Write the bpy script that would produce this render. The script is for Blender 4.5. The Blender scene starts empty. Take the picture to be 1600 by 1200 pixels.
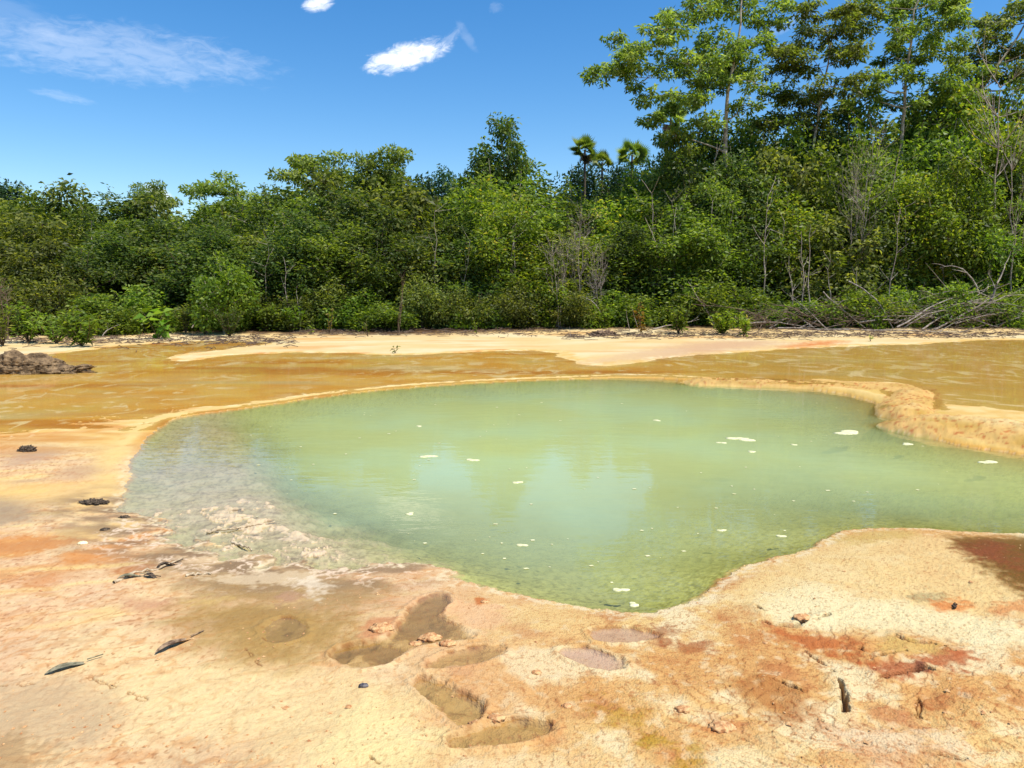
import bpy, math, random
import numpy as np
from mathutils import Vector

# ------------------------------------------------------------------ camera, world, sun, exposure
SC = bpy.context.scene
COL = SC.collection
CAM_H, FPX, PITCH = 1.60, 1186.0, math.atan(145.0 / 1186.0)
cd = bpy.data.cameras.new("camera"); cam = bpy.data.objects.new("camera", cd); COL.objects.link(cam)
cam.location = (0, 0, CAM_H); cam.rotation_euler = (math.pi / 2 - PITCH, 0, 0)
cd.sensor_width = 36.0; cd.lens = 36.0 * FPX / 1600.0; cd.clip_start = 0.05; cd.clip_end = 3000
SC.camera = cam
SUN_EL, SUN_AZ = math.radians(63), math.radians(122)          # azimuth from +Y (view) towards +X
SUN_V = Vector((math.sin(SUN_AZ) * math.cos(SUN_EL), math.cos(SUN_AZ) * math.cos(SUN_EL), math.sin(SUN_EL)))
sd = bpy.data.lights.new("sun", 'SUN'); sun = bpy.data.objects.new("sun", sd); COL.objects.link(sun)
sd.energy = 4.2; sd.angle = math.radians(0.53); sd.color = (1.0, 0.955, 0.88)
sun.rotation_euler = SUN_V.to_track_quat('Z', 'Y').to_euler(); sun.location = (20, 10, 40)
SC.view_settings.view_transform = 'Standard'; SC.view_settings.look = 'None'
SC.view_settings.gamma = 1.0; SC.view_settings.exposure = 0.5; SC.view_settings.use_curve_mapping = False
SC.cycles.max_bounces = 8; SC.cycles.transparent_max_bounces = 12
SC.cycles.transmission_bounces = 4; SC.cycles.diffuse_bounces = 3; SC.cycles.glossy_bounces = 3
SC.cycles.caustics_reflective = False; SC.cycles.caustics_refractive = False
SC.cycles.sample_clamp_indirect = 6.0


def ray(u, v):
    """World direction through photo pixel (u, v) of the 1600x1200 photograph (used to survey where things stand)."""
    a, b = (u - 800.0) / FPX, -(v - 600.0) / FPX
    c, s = math.cos(PITCH), math.sin(PITCH)
    return np.array([a, c + b * s, -s + b * c])


def G(u, v, z=0.0):
    d = ray(u, v); t = (z - CAM_H) / d[2]
    return np.array([d[0] * t, d[1] * t])


def P(u, v, Y):
    d = ray(u, v); t = Y / d[1]
    return np.array([d[0] * t, Y, CAM_H + d[2] * t])


def nn(nt, typ, loc=(0, 0), **kw):
    n = nt.nodes.new(typ); n.location = loc
    for k, val in kw.items():
        if k in n.inputs.keys(): n.inputs[k].default_value = val
        else: setattr(n, k, val)
    return n


W = bpy.data.worlds.new("World"); SC.world = W; W.use_nodes = True
wt_ = W.node_tree; wt_.nodes.clear(); wl = wt_.links
SKY = nn(wt_, 'ShaderNodeTexSky'); SKY.sky_type = 'NISHITA'; SKY.sun_disc = False
SKY.sun_elevation = SUN_EL; SKY.sun_rotation = SUN_AZ; SKY.air_density = 1.0; SKY.dust_density = 0.35; SKY.ozone_density = 2.2
SKY.altitude = 30
hsv = nn(wt_, 'ShaderNodeHueSaturation'); hsv.inputs['Saturation'].default_value = 1.38; hsv.inputs['Value'].default_value = 1.24; hsv.inputs['Hue'].default_value = 0.502
wl.new(SKY.outputs[0], hsv.inputs['Color'])
tcw = nn(wt_, 'ShaderNodeTexCoord')


def M(op, a, b=None, nt=wt_, clamp=False):
    n = nt.nodes.new('ShaderNodeMath'); n.operation = op; n.use_clamp = clamp
    for i, x in enumerate((a, b)):
        if x is None: continue
        if isinstance(x, (int, float)): n.inputs[i].default_value = x
        else: nt.links.new(x, n.inputs[i])
    return n.outputs[0]


def DOT(vec, nt=wt_):
    n = nt.nodes.new('ShaderNodeVectorMath'); n.operation = 'DOT_PRODUCT'
    nt.links.new(tcw.outputs['Generated'], n.inputs[0]); n.inputs[1].default_value = tuple(vec); return n.outputs['Value']


def SMOOTH(x, lo, hi, nt=wt_):
    n = nt.nodes.new('ShaderNodeMapRange'); n.interpolation_type = 'SMOOTHSTEP'
    n.inputs['From Min'].default_value = lo; n.inputs['From Max'].default_value = hi
    nt.links.new(x, n.inputs['Value']); return n.outputs['Result']


cloud_cover = None
# (u, v, half-length px, half-height px, tilt deg, density, noise scale, noise amount, noise stretch)
CLOUDS = [(634, 89, 64, 20, 17, 1.05, 2.2, 0.9, 1.4), (497, 5, 24, 11, 15, 0.95, 1.6, 0.6, 1.3), (190, 84, 200, 38, 1, 0.20, 4.0, 0.95, 1.7),
          (728, 54, 8, 26, 35, 0.10, 1.5, 1.0, 0.6), (702, 62, 26, 8, 40, 0.16, 1.5, 1.0, 1.6), (20, 24, 100, 22, -10, 0.07, 1.8, 1.1, 2.4),
          (102, 151, 38, 7, -6, 0.13, 1.6, 1.0, 2.5), (775, 12, 12, 8, 0, 0.08, 1.5, 1.0, 1.0), (246, 310, 24, 18, -35, .9, 1.5, 0.5, 1.0),
          (1215, 45, 60, 9, 20, 0.10, 1.5, 1.0, 2.0)]
for k, (u, v, la, lb, tilt, dens, ns, na, st) in enumerate(CLOUDS):
    c = Vector(ray(u, v)).normalized(); r = c.cross(Vector((0, 0, 1))).normalized(); up = r.cross(c)
    t = math.radians(tilt); ax = r * math.cos(t) + up * math.sin(t); ay = up * math.cos(t) - r * math.sin(t)
    k1 = FPX * 0.93
    dc = DOT(c); front = M('GREATER_THAN', dc, 0.3); dcs = M('MAXIMUM', dc, 0.3)
    x = M('DIVIDE', DOT(ax * (k1 / la)), dcs); y = M('DIVIDE', DOT(ay * (k1 / lb)), dcs)
    cmb = nn(wt_, 'ShaderNodeCombineXYZ'); wl.new(M('MULTIPLY', x, ns / st * la / lb / 1.6), cmb.inputs[0]); wl.new(M('MULTIPLY', y, ns), cmb.inputs[1]); cmb.inputs[2].default_value = k * 7.3
    no = nn(wt_, 'ShaderNodeTexNoise'); no.inputs['Scale'].default_value = 1.0; no.inputs['Detail'].default_value = 7; no.inputs['Roughness'].default_value = 0.62
    no.inputs['Distortion'].default_value = 0.6
    wl.new(cmb.outputs[0], no.inputs['Vector'])
    rr = M('ADD', M('MULTIPLY', x, x), M('MULTIPLY', y, y))
    body = M('SUBTRACT', 1.0, rr)
    f = M('ADD', body, M('MULTIPLY', M('SUBTRACT', no.outputs[0], 0.5), na * 2.4))
    m = M('MULTIPLY', M('MULTIPLY', SMOOTH(f, 0.0, 1.25), dens), front)
    m = M('MULTIPLY', m, SMOOTH(body, -0.9, 0.5))
    cloud_cover = m if cloud_cover is None else M('ADD', cloud_cover, m)
mixw = nn(wt_, 'ShaderNodeMix'); mixw.data_type = 'RGBA'; mixw.clamp_factor = True
wl.new(M('MINIMUM', cloud_cover, 1.0), mixw.inputs['Factor']); wl.new(hsv.outputs[0], mixw.inputs['A'])
mixw.inputs['B'].default_value = (9.6, 9.8, 10.2, 1)
bg = nn(wt_, 'ShaderNodeBackground'); bg.inputs['Strength'].default_value = 0.10
wo = nn(wt_, 'ShaderNodeOutputWorld'); wl.new(mixw.outputs['Result'], bg.inputs['Color']); wl.new(bg.outputs[0], wo.inputs['Surface'])


# ------------------------------------------------------------------ numeric helpers
def lin(c, k=1.0):
    c = np.asarray(c, float) / 255.0
    return np.where(c <= 0.04045, c / 12.92, ((c + 0.055) / 1.055) ** 2.4) * k


def _h(ix, iy, seed):
    h = (ix.astype(np.int64) * 374761393 + iy.astype(np.int64) * 668265263 + seed * 1274126177) & 0xffffffff
    h = ((h ^ (h >> 13)) * 1274126177) & 0xffffffff
    h = ((h ^ (h >> 16)) * 2246822519) & 0xffffffff
    return (h ^ (h >> 15)) & 0xffff


_GA = np.linspace(0, 2 * np.pi, 65536, endpoint=False); _GC, _GS = np.cos(_GA), np.sin(_GA)


def perlin(x, y, seed=0):
    xi, yi = np.floor(x), np.floor(y); fx, fy = x - xi, y - yi; xi = xi.astype(np.int64); yi = yi.astype(np.int64)
    def g(i, j):
        h = _h(xi + i, yi + j, seed); return _GC[h] * (fx - i) + _GS[h] * (fy - j)
    u = fx * fx * fx * (fx * (fx * 6 - 15) + 10); v = fy * fy * fy * (fy * (fy * 6 - 15) + 10)
    a, b, c, d = g(0, 0), g(1, 0), g(0, 1), g(1, 1)
    return ((a * (1 - u) + b * u) * (1 - v) + (c * (1 - u) + d * u) * v) * 1.5


def fbm(x, y, o, seed, gain=0.5):
    s = 0; a = 1.0; t = 0
    for i in range(o):
        s = s + a * perlin(x * 2 ** i + 17.3 * i, y * 2 ** i - 9.1 * i, seed + i); t += a; a *= gain
    return s / t * 1.4


def ss(a, b, x):
    t = np.clip((x - a) / (b - a), 0, 1); return t * t * (3 - 2 * t)


def mix(a, b, t):
    return a + (b - a) * t


def sdist(x, y, poly, closed=True):
    """distance to a polygon / polyline; positive inside when closed."""
    p = np.asarray(poly, float); n = len(p); best = np.full(x.shape, 1e18); ins = np.zeros(x.shape, bool)
    for i in range(n if closed else n - 1):
        ax, ay = p[i]; bx, by = p[(i + 1) % n]; ex, ey = bx - ax, by - ay
        t = np.clip(((x - ax) * ex + (y - ay) * ey) / (ex * ex + ey * ey + 1e-12), 0, 1)
        best = np.minimum(best, (x - ax - t * ex) ** 2 + (y - ay - t * ey) ** 2)
        if closed and ay != by:
            c = ((ay > y) != (by > y)) & (x < (bx - ax) * (y - ay) / (by - ay) + ax); ins ^= c
    d = np.sqrt(best)
    return np.where(ins, d, -d) if closed else d


def gp(px, z=0.0):
    return [G(u, v, z) for u, v in px]


def rounded(poly, k=2):
    p = np.asarray(poly, float)
    for _ in range(k):
        q = np.roll(p, -1, 0); p = np.stack([p * .75 + q * .25, p * .25 + q * .75], 1).reshape(-1, 2)
    return [tuple(a) for a in p]


# ------------------------------------------------------------------ surveyed outlines (photo pixels -> ground points)
POOL = gp([(262, 658), (300, 648), (400, 636), (520, 617), (640, 605), (760, 597), (900, 592), (1000, 590), (1100, 597), (1200, 602), (1300, 612),
           (1365, 628), (1400, 650), (1422, 674), (1480, 693), (1550, 704), (1600, 712), (1760, 740), (1950, 790), (1850, 835), (1650, 838),
           (1540, 833), (1480, 829), (1400, 823), (1340, 826), (1290, 840), (1265, 860), (1200, 876), (1150, 892), (1110, 916), (1080, 936),
           (1030, 954), (990, 960), (940, 951), (880, 945), (820, 929), (760, 913), (700, 897), (640, 884), (585, 875), (520, 880), (430, 888), (330, 862),
           (250, 830), (200, 806), (196, 760), (206, 712), (232, 682)])
SHELF = gp([(150, 830), (170, 690), (300, 640), (380, 640), (420, 690), (430, 730), (480, 760), (530, 790), (560, 820), (610, 850), (680, 885), (620, 905), (430, 905), (280, 870)])
TERR = gp([(-700, 690), (-300, 690), (0, 676), (120, 668), (200, 655), (300, 644), (400, 631), (520, 612), (640, 600), (760, 592), (900, 587.5), (1000, 586), (1100, 592),
           (1200, 597), (1260, 594), (1330, 598), (1420, 603), (1440, 620), (1470, 634), (1560, 642), (1640, 650), (1900, 665), (2300, 610), (2000, 548), (1600, 531.5), (1500, 533.5),
           (1420, 540), (1300, 541.5), (1220, 548), (1060, 556), (960, 572), (905, 566), (870, 545), (760, 546), (640, 553), (500, 548), (430, 549),
           (350, 553), (285, 562.5), (266, 560), (300, 551), (370, 544), (440, 534.5), (350, 530.5), (200, 536.5), (100, 549), (-100, 563), (-500, 585)], 0.05)
MOUNDS = [  # (polyline px, half width m, height m)
    ([(1110, 594), (1262, 598), (1330, 601), (1410, 607)], 0.50, 0.075),
    ([(1428, 614), (1422, 630), (1418, 645)], 0.38, 0.12),
    ([(1442, 664), (1460, 660)], 0.48, 0.13),
    ([(1490, 666), (1550, 672), (1620, 684), (1760, 706), (1980, 750)], 0.76, 0.165)]
MOUNDS = [(gp(p, 0.05), w, h) for p, w, h in MOUNDS]
PRINTS = [  # footprints and pits pressed into the crust: outline px, depth m, water?
    ([(868, 1009), (900, 1006), (950, 1017), (980, 1034), (968, 1046), (925, 1041), (885, 1026)], 0.040, 1),
    ([(915, 984), (950, 975), (1000, 978), (1040, 988), (1000, 998), (940, 1001)], 0.030, 1),
    ([(662, 1038), (690, 1022), (745, 1009), (784, 1007), (790, 1020), (745, 1037), (680, 1047)], 0.035, 2),
    ([(643, 1068), (658, 1060), (690, 1064), (725, 1083), (754, 1098), (752, 1117), (735, 1134), (708, 1132), (690, 1112), (668, 1090)], 0.040, 2),
    ([(700, 1158), (718, 1145), (770, 1129), (838, 1116), (868, 1133), (835, 1152), (770, 1162), (712, 1169)], 0.045, 2),
    ([(519, 1012), (560, 1006), (600, 996), (628, 972), (636, 950), (662, 928), (690, 920), (706, 930), (690, 948), (688, 962), (718, 972), (748, 996), (690, 998), (650, 1008),
      (610, 1030), (575, 1041), (540, 1040), (522, 1026)], 0.034, 2),
    ([(408, 985), (420, 968), (450, 962), (480, 973), (478, 992), (440, 1004), (415, 1002)], 0.018, 2)]
PRINTS = [(rounded(gp(p, 0.035)), d * .54, w) for p, d, w in PRINTS]
POOL = rounded(POOL, 1); TERR = rounded(TERR, 1); SHELF = rounded(SHELF, 2)
CRACKS = [([(1306, 1058), (1314, 1064), (1318, 1082), (1324, 1110)], .013, .05), ([(1376, 1058), (1392, 1056), (1412, 1054), (1440, 1046), (1450, 1048)], .016, .05),
          ([(1350, 1008), (1344, 1016), (1362, 1030), (1385, 1026), (1415, 1020)], .009, .03), ([(1400, 998), (1420, 1006), (1460, 1008), (1478, 1016), (1486, 1020)], .012, .035),
          ([(1188, 968), (1210, 976), (1240, 977), (1262, 968)], .011, .03), ([(1276, 968), (1294, 961)], .011, .03),
          ([(1200, 1060), (1222, 1066), (1240, 1074), (1254, 1082)], .011, .04), ([(1436, 1085), (1434, 1120)], .006, .02),
          ([(1470, 1184), (1490, 1190), (1508, 1188)], .012, .04), ([(1280, 1118), (1292, 1140)], .007, .02), ([(1140, 1072), (1170, 1078)], .008, .025),
          ([(1258, 1014), (1290, 1036), (1304, 1046)], .007, .02), ([(1180, 944), (1194, 952)], .008, .02), ([(530, 1178), (570, 1180), (590, 1194)], .006, .012),
          ([(-20, 1072), (60, 1068), (110, 1052), (150, 1060), (230, 1090)], .005, .008), ([(380, 1010), (410, 1040)], .004, .006)]
CRACKS = [(gp(p, 0.035), w, d) for p, w, d in CRACKS]


def wlev(x, y):          # level of the thin sheet of water that runs over the terrace
    return 0.014 + 0.050 * ss(0.5, 4.5, x) * ss(6.0, 8.0, y) + 0.02 * ss(12, 26, y)


def near_box(x, y, poly, pad):
    p = np.asarray(poly); return (x > p[:, 0].min() - pad) & (x < p[:, 0].max() + pad) & (y > p[:, 1].min() - pad) & (y < p[:, 1].max() + pad)


def terrain(x, y, color=False):
    x = np.asarray(x, float); y = np.asarray(y, float)
    R = np.hypot(x, y)
    fine = 1 - ss(12, 20, R)
    w1 = fbm(x * 1.1, y * 1.1, 4, 11); w2 = fbm(x * 6.0, y * 6.0, 4, 21); w3 = fbm(x * 26, y * 26, 3, 31) * fine
    dsh = sdist(x, y, SHELF)
    nearshelf = ss(-0.5, 0.3, dsh) * (1 - ss(5.2, 6.4, y))
    dp = sdist(x, y, POOL) + (0.055 + .22 * nearshelf) * fbm(x * 2.2, y * 2.2, 5, 5, .6) * ss(0, 3, R) + 0.022 * w2 + .018 * w3 + .06 * nearshelf * w2
    wl_ = wlev(x, y)
    dT = sdist(x, y, TERR); dTn = dT + (0.06 + 0.012 * R) * fbm(x * 0.9, y * 0.9, 4, 41) * ss(0.1, 0.9, np.abs(dp))
    nl_ = ss(-0.5, -3.0, x) * (1 - ss(10.5, 13, y)); dTn = dTn + nl_ * .75 * fbm(x * .45 + .3 * w1, y * 2.1, 4, 351)
    shelf = ss(-0.45, 0.55, dsh + 0.22 * w1 + 0.08 * w2)
    filn = ss(.40, .95, 1 - np.abs(fbm(x * 3.4 + .5 * w1, y * 6.0 + .5 * w2, 5, 381, .55)) * 4.6) * ss(-.35, .15, fbm(x * 1.5, y * 2.4, 3, 391) + .08)
    filz = filn * (1 - ss(5.5, 6.3, y - .12 * x))
    # --- height outside the pool
    near = 0.030 + 0.010 * ss(0.3, 3, x) + 0.020 * w1 + 0.0065 * w2 + 0.0030 * w3 + 0.012 * np.maximum(0, fbm(x * 2.5, y * 2.5, 3, 61)) * ss(0, 1.5, x)
    tq = (fbm(x * 1.7 + .2 * w2, y * 1.7, 4, 301) + .25 * w2) * 7.0; fr_ = tq - np.floor(tq)
    led = fr_ ** 3 * (1 - ss(.93, 1.0, fr_)); rt = ss(-.6, 1.2, x)
    near = near + fine * (.0050 * led * rt + .0018 * led) + fine * .0022 * np.abs(fbm(x * 60, y * 60, 2, 305)) * rt + fine * .004 * np.abs(fbm(x * 12, y * 12, 3, 307)) * rt
    base = mix(near, wl_ + 0.012 + 0.010 * w1 + 0.004 * w2, ss(5.2, 7.2, y + 0.25 * x * (x < 0)))
    base = base + .008 * filz * ss(-.8, 0, dp) * ss(-.4, .2, dsh)
    zo = 0.002 + base * (1 - np.exp(-np.maximum(-dp, 0) / 0.45))
    # terrace: shallow basins with thin crust lines standing out of the water
    ridge = 1 - np.abs(fbm(x * 0.42 + 0.5 * w1, y * 0.55 + 0.5 * w1, 4, 71)) * 3.2
    ridge2 = 1 - np.abs(fbm(x * 1.1 + 0.3 * w1, y * 0.9, 3, 81)) * 3.4
    basin = fbm(x * 0.16, y * 0.3, 3, 91)
    crust = np.maximum(ss(0.74, 0.98, ridge) * ss(-0.65, 0.05, basin + 0.25 * w1), 0.95 * ss(0.82, 1.0, ridge2) * ss(-0.3, 0.25, -basin + 0.3 * fbm(x * 1.3, y * 1.3, 3, 101)))
    edge = np.maximum(dTn, 0)
    stn = fbm(x * .4 + .3 * w1, y * 1.7, 4, 331)
    depthT = (0.022 + 0.018 * basin) * (1 - np.exp(-edge / 0.9)) + 0.004 * w2 + .006 * stn * ss(0, .6, edge)
    depthT = np.maximum(depthT, .005 * ss(0, .4, edge))
    crust = crust * .9 * ss(.55, .95, crust) * (1 - ss(10, 14, R)); depthT = depthT - crust * (depthT + 0.008) * ss(0.0, 0.5, edge + 0.3)
    inT = ss(-0.05, 0.25, dTn)
    zo = mix(zo, wl_ - depthT, inT)
    zo = np.where(dp > -0.02, zo, zo)
    # raised crust rim that holds the terrace water back from the pool
    rim = np.exp(-((np.maximum(-dp, 0) - 0.10 - .011 * R) / (0.05 + .012 * R)) ** 2) * ss(5.6, 7.4, y + 0.3 * np.minimum(x, 0) + 1.2) * (dp < 0)
    zo = np.maximum(zo, (wl_ + 0.004 + 0.009 * w2 + .006 * w1) * rim)
    # far bank and the forest floor, with the slope on the right
    far = ss(25.5, 31, y + 0.10 * x); zo = zo + 0.22 * far + 0.10 * far * w1
    hill = 0.20 * np.maximum(0, x - 9) * ss(31, 60, y) + 0.06 * np.maximum(0, y - 45) * ss(45, 70, y) * (1 - ss(150, 300, y))
    zo = zo + hill
    zmound = np.full_like(zo, -1.0); mm = np.zeros_like(zo); mh = np.zeros_like(zo)
    for line, w, h in MOUNDS:
        dd = sdist(x, y, line, False) + 0.06 * w1 + 0.02 * w2
        dd = np.abs(dd); t = np.clip(1 - (dd / w) ** 2, 0, 1) ** 0.75 * h - np.maximum(dd - w, 0) * .9
        zmound = np.maximum(zmound, t); mm = np.maximum(mm, ss(0.0, 0.30, t / h))
    zmt = zmound + (0.024 * w2 + 0.008 * w3 + .020 * w1 - .02 * np.abs(fbm(x * 3.2, y * 3.2, 3, 311))) * mm
    zo = np.maximum(zo, zmt)
    # --- pool bed
    dd = np.maximum(dp, 0)
    bed = -0.30 * (1 - np.exp(-dd / 0.75)) - 0.25 * ss(0.6, 3.0, dd) + 0.02 * w2 * ss(0, .5, dd)
    sh = mix(0.002, -0.042, ss(4.9, 7.4, y)) + 0.022 * w1 + 0.014 * w2 + .005 * w3 - .004 * ss(0, .15, dd)
    lip = np.exp(-((sdist(x, y, gp([(470, 745), (520, 790), (560, 822), (530, 838), (480, 842), (440, 825)]), False) + 0.04 * w2) / 0.045) ** 2)
    sh = sh + 0.026 * lip
    sh = sh + .018 * filz
    bed = mix(bed, sh, shelf * ss(0, .12, dd))
    z = np.where(dp > 0, np.minimum(bed, 0.03), zo)
    z = np.maximum(z, zmt)
    # --- prints and cracks
    pit = np.zeros_like(z); pw = np.zeros_like(z); lipz = np.zeros_like(z)
    for k, (poly, dep, wat) in enumerate(PRINTS):
        b = near_box(x, y, poly, 0.12)
        if not b.any(): continue
        s = sdist(x[b], y[b], poly) + 0.020 * w2[b] + 0.009 * w3[b]
        q = ss(-0.014 - .02 * np.clip(w1[b], 0, 1), 0.020, s + .010 * w3[b])
        pit[b] = np.maximum(pit[b], q * dep * np.clip(0.8 + (.35 if wat == 1 else 1.3) * w2[b] + (.1 if wat == 1 else .5) * w1[b], .2, 1.5)); pw[b] = np.maximum(pw[b], q * (1 if wat == 1 else 0.6))
        lipz[b] += 0.008 * np.exp(-((s + 0.022) / 0.016) ** 2)
    z = z - pit + lipz
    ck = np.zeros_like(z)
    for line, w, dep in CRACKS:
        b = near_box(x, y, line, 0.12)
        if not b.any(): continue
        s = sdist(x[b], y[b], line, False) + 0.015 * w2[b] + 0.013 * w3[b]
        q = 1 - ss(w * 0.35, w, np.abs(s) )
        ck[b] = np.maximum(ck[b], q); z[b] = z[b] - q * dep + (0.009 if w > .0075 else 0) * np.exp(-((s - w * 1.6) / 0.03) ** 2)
    if not color: return z
    # ================================================================ albedo
    n = x.shape[0]
    c = lambda r, g, b, k=1.0: lin((r, g, b), k)[None, :]
    S = lambda t: t[:, None]
    fl = fbm(x * 0.55 + 0.3 * w1, (y - 0.35 * x) * 2.4 + 0.4 * w1, 4, 111)      # flow streaks
    fl2 = fbm(x * 1.6 + 0.5 * w1, (y - 0.35 * x) * 6.0, 4, 121)
    b1 = fbm(x * 0.9, y * 0.9, 4, 131); b2 = fbm(x * 3.1, y * 3.1, 4, 141); b3 = fbm(x * 14, y * 14, 3, 151) * fine; b4 = fbm(x * 55, y * 55, 2, 161) * (1 - ss(5, 9, R))
    leftness = 1 - ss(-1.2, 0.6, x - 0.15 * (y - 3))
    cl = mix(c(236, 203, 166), c(246, 218, 170), S(ss(-.4, .5, b1)))
    cl = mix(cl, c(222, 160, 98), S(ss(.05, .65, fl) * 0.75 * ss(3.0, 4.4, y)))
    cl = mix(cl, c(252, 226, 160), S(ss(.1, .6, fl2) * 0.7 * ss(2.6, 4.2, y)))
    cl = mix(cl, c(206, 180, 146), S(ss(.15, .6, -fl) * 0.8))
    cl = mix(cl, c(240, 190, 150), S(ss(.0, .6, b2) * 0.35))
    vein = ss(.80, .97, fr_) ; vn2 = 1 - np.abs(fbm(x * 2.3 + .5 * w1, (y - .3 * x) * 3.2, 4, 321)) * 5
    cl = mix(cl, c(214, 150, 92), S(ss(.55, 1, vn2) * .45)); cl = mix(cl, c(196, 132, 78), S(vein * fine * .22))
    cl = mix(cl, c(255, 236, 190), S(ss(.10, .5, b3 + .4 * b2) * .35)); cl = mix(cl, c(206, 160, 116), S(ss(.15, .55, -b3 + .3 * w2) * .35))
    cr = mix(c(228, 178, 118), c(244, 208, 146), S(ss(-.5, .5, b1 + 0.4 * b2)))
    cr = mix(cr, c(252, 232, 188), S(ss(.05, .5, b2 + 0.4 * fl) * 0.75))
    cr = mix(cr, c(196, 130, 86), S(ss(.18, .7, -b2 + .3 * b1) * 0.6))
    cr = mix(cr, c(186, 118, 72), S(ss(.25, .6, b3 - 0.1) * 0.40)); cr = mix(cr, c(254, 236, 196), S(ss(.2, .6, -b3) * 0.40))
    spd = ss(.42, .6, fbm(x * 34, y * 34, 2, 401) + .3 * b2) * fine
    cl = mix(cl, c(170, 120, 84), S(spd * .5))
    cl = cl * np.array([[1.03, .985, .96]])
    col = mix(cr, cl, S(leftness))

    col = mix(col, c(182, 112, 66), S(vein * rt * fine * .55))

    def ov(px, rgb, soft, amt, warp=0.05, closed=True, width=0.0, zz=0.03):
        nonlocal col
        poly = gp(px, zz)
        if closed: poly = rounded(poly, 1)
        b = near_box(x, y, poly, soft + width + warp * 2 + 0.05)
        if not b.any(): return
        s = sdist(x[b], y[b], poly, closed)
        if not closed: s = width - s
        s = s + warp * (w2[b] + 0.8 * b2[b]) + min(soft, .05) * (1.2 * b3[b] + .9 * w3[b]); t = ss(-soft, soft, s) * amt
        col[b] = mix(col[b], c(*rgb), t[:, None])
    # left: peach crust, streaks, damp greys
    ov([(-60, 775), (30, 770), (60, 800), (30, 820), (-60, 830)], (176, 160, 136), .12, .8)
    ov([(20, 705), (80, 690), (110, 705), (60, 722), (10, 728)], (196, 168, 146), .15, .7)
    ov([(70, 742), (140, 722), (180, 728), (130, 748)], (196, 160, 132), .12, .6)
    ov([(-80, 740), (90, 756), (200, 735), (215, 770), (170, 800), (80, 790), (-80, 770)], (252, 212, 140), .2, .65)
    ov([(-60, 852), (100, 830), (190, 812), (240, 806), (150, 840), (-20, 880)], (222, 150, 84), .06, .75, .06)
    ov([(80, 870), (180, 845), (260, 815), (300, 812), (220, 850), (120, 885)], (224, 150, 82), .05, .7, .06)
    ov([(60, 830), (200, 805), (250, 812), (140, 845)], (250, 222, 160), .05, .6, .05)
    ov([(30, 915), (80, 898), (110, 905), (60, 925)], (206, 130, 70), .06, .5)
    ov([(170, 890), (240, 872), (250, 880), (200, 898)], (196, 120, 62), .04, .7, .03)
    ov([(190, 935), (260, 930), (270, 950), (200, 955)], (208, 152, 120), .06, .6)
    ov([(-40, 1075), (110, 1060), (190, 1085), (180, 1150), (70, 1170), (-40, 1165)], (212, 186, 150), .10, .85)
    ov([(-40, 1160), (60, 1150), (80, 1210), (-40, 1230)], (184, 156, 118), .05, .8)
    ov([(170, 1060), (330, 1030), (470, 1050), (640, 1090), (640, 1200), (480, 1230), (360, 1180), (200, 1090)], (250, 222, 168), .20, .55, .08)
    ov([(560, 1090), (650, 1110), (690, 1170), (660, 1240), (560, 1240), (530, 1150)], (254, 232, 172), .12, .65, .10)
    ov([(270, 960), (330, 930), (440, 930), (560, 960), (560, 1010), (470, 1040), (380, 1035), (300, 1000)], (176, 146, 88), .18, .85, .10)
    ov([(280, 905), (420, 880), (560, 905), (620, 930), (560, 960), (420, 950), (330, 940)], (178, 150, 100), .16, .8, .12)
    ov([(200, 860), (330, 850), (430, 872), (520, 885), (560, 925), (430, 920), (300, 900)], (176, 152, 116), .14, .8, .14)
    ov([(300, 935), (345, 928), (360, 938), (310, 945)], (240, 206, 140), .06, .5)
    margin = ss(-.9, -.3, dp) * (dp < 0.02) * ss(-.5, .0, dsh + .25 * w1) * (1 - ss(5.6, 6.4, y))
    fil2 = filz
    col = mix(col, c(150, 132, 108), S(margin * .85 * ss(-.3, .3, fbm(x * 3, y * 6, 4, 396) + .1))); col = mix(col, c(254, 226, 196), S(margin * fil2 * .95))
    ov([(430, 925), (480, 918), (480, 940), (425, 945)], (200, 160, 138), .06, .6)
    ov([(330, 895), (420, 885), (500, 888), (470, 905), (380, 912)], (250, 224, 186), .05, .6, .12)
    ov([(250, 880), (300, 862), (360, 855), (390, 868), (330, 880)], (250, 218, 178), .05, .6, .10)
    ov([(460, 905), (500, 900), (510, 935), (480, 945)], (250, 230, 200), .05, .7, .08)
    # right: cream shelf, rust, olive and wine-red algae
    ov([(1130, 905), (1290, 840), (1400, 828), (1500, 835), (1600, 900), (1640, 960), (1500, 970), (1300, 975), (1150, 960)], (246, 214, 156), .12, .75)
    ov([(1180, 930), (1280, 915), (1430, 945), (1640, 975), (1640, 1030), (1480, 1000), (1300, 985), (1180, 965)], (253, 236, 190), .12, .8, .08)
    ov([(1280, 838), (1340, 824), (1420, 822), (1440, 836), (1340, 846)], (206, 178, 104), .08, .6)
    ov([(1470, 836), (1540, 834), (1700, 836), (1700, 945), (1590, 935), (1540, 890)], (118, 92, 30), .09, .95, .05)
    ov([(1490, 860), (1540, 842), (1580, 856), (1592, 880), (1590, 898), (1550, 880)], (150, 84, 54), .09, .7, .06)
    ov([(1500, 845), (1540, 838), (1560, 850), (1510, 856)], (130, 84, 36), .05, .6, .05)
    ov([(1410, 930), (1470, 928), (1480, 942), (1440, 945)], (170, 160, 120), .04, .7, .03)
    ov([(1440, 938), (1510, 938), (1530, 952), (1460, 955)], (232, 150, 88), .04, .85, .03)
    ov([(1540, 948), (1620, 945), (1620, 960), (1550, 962)], (232, 156, 100), .04, .7, .03)
    ov([(1186, 968), (1220, 980), (1290, 996), (1350, 1002), (1346, 1028), (1290, 1020), (1230, 1002)], (200, 116, 66), .05, .8, .05)
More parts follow.
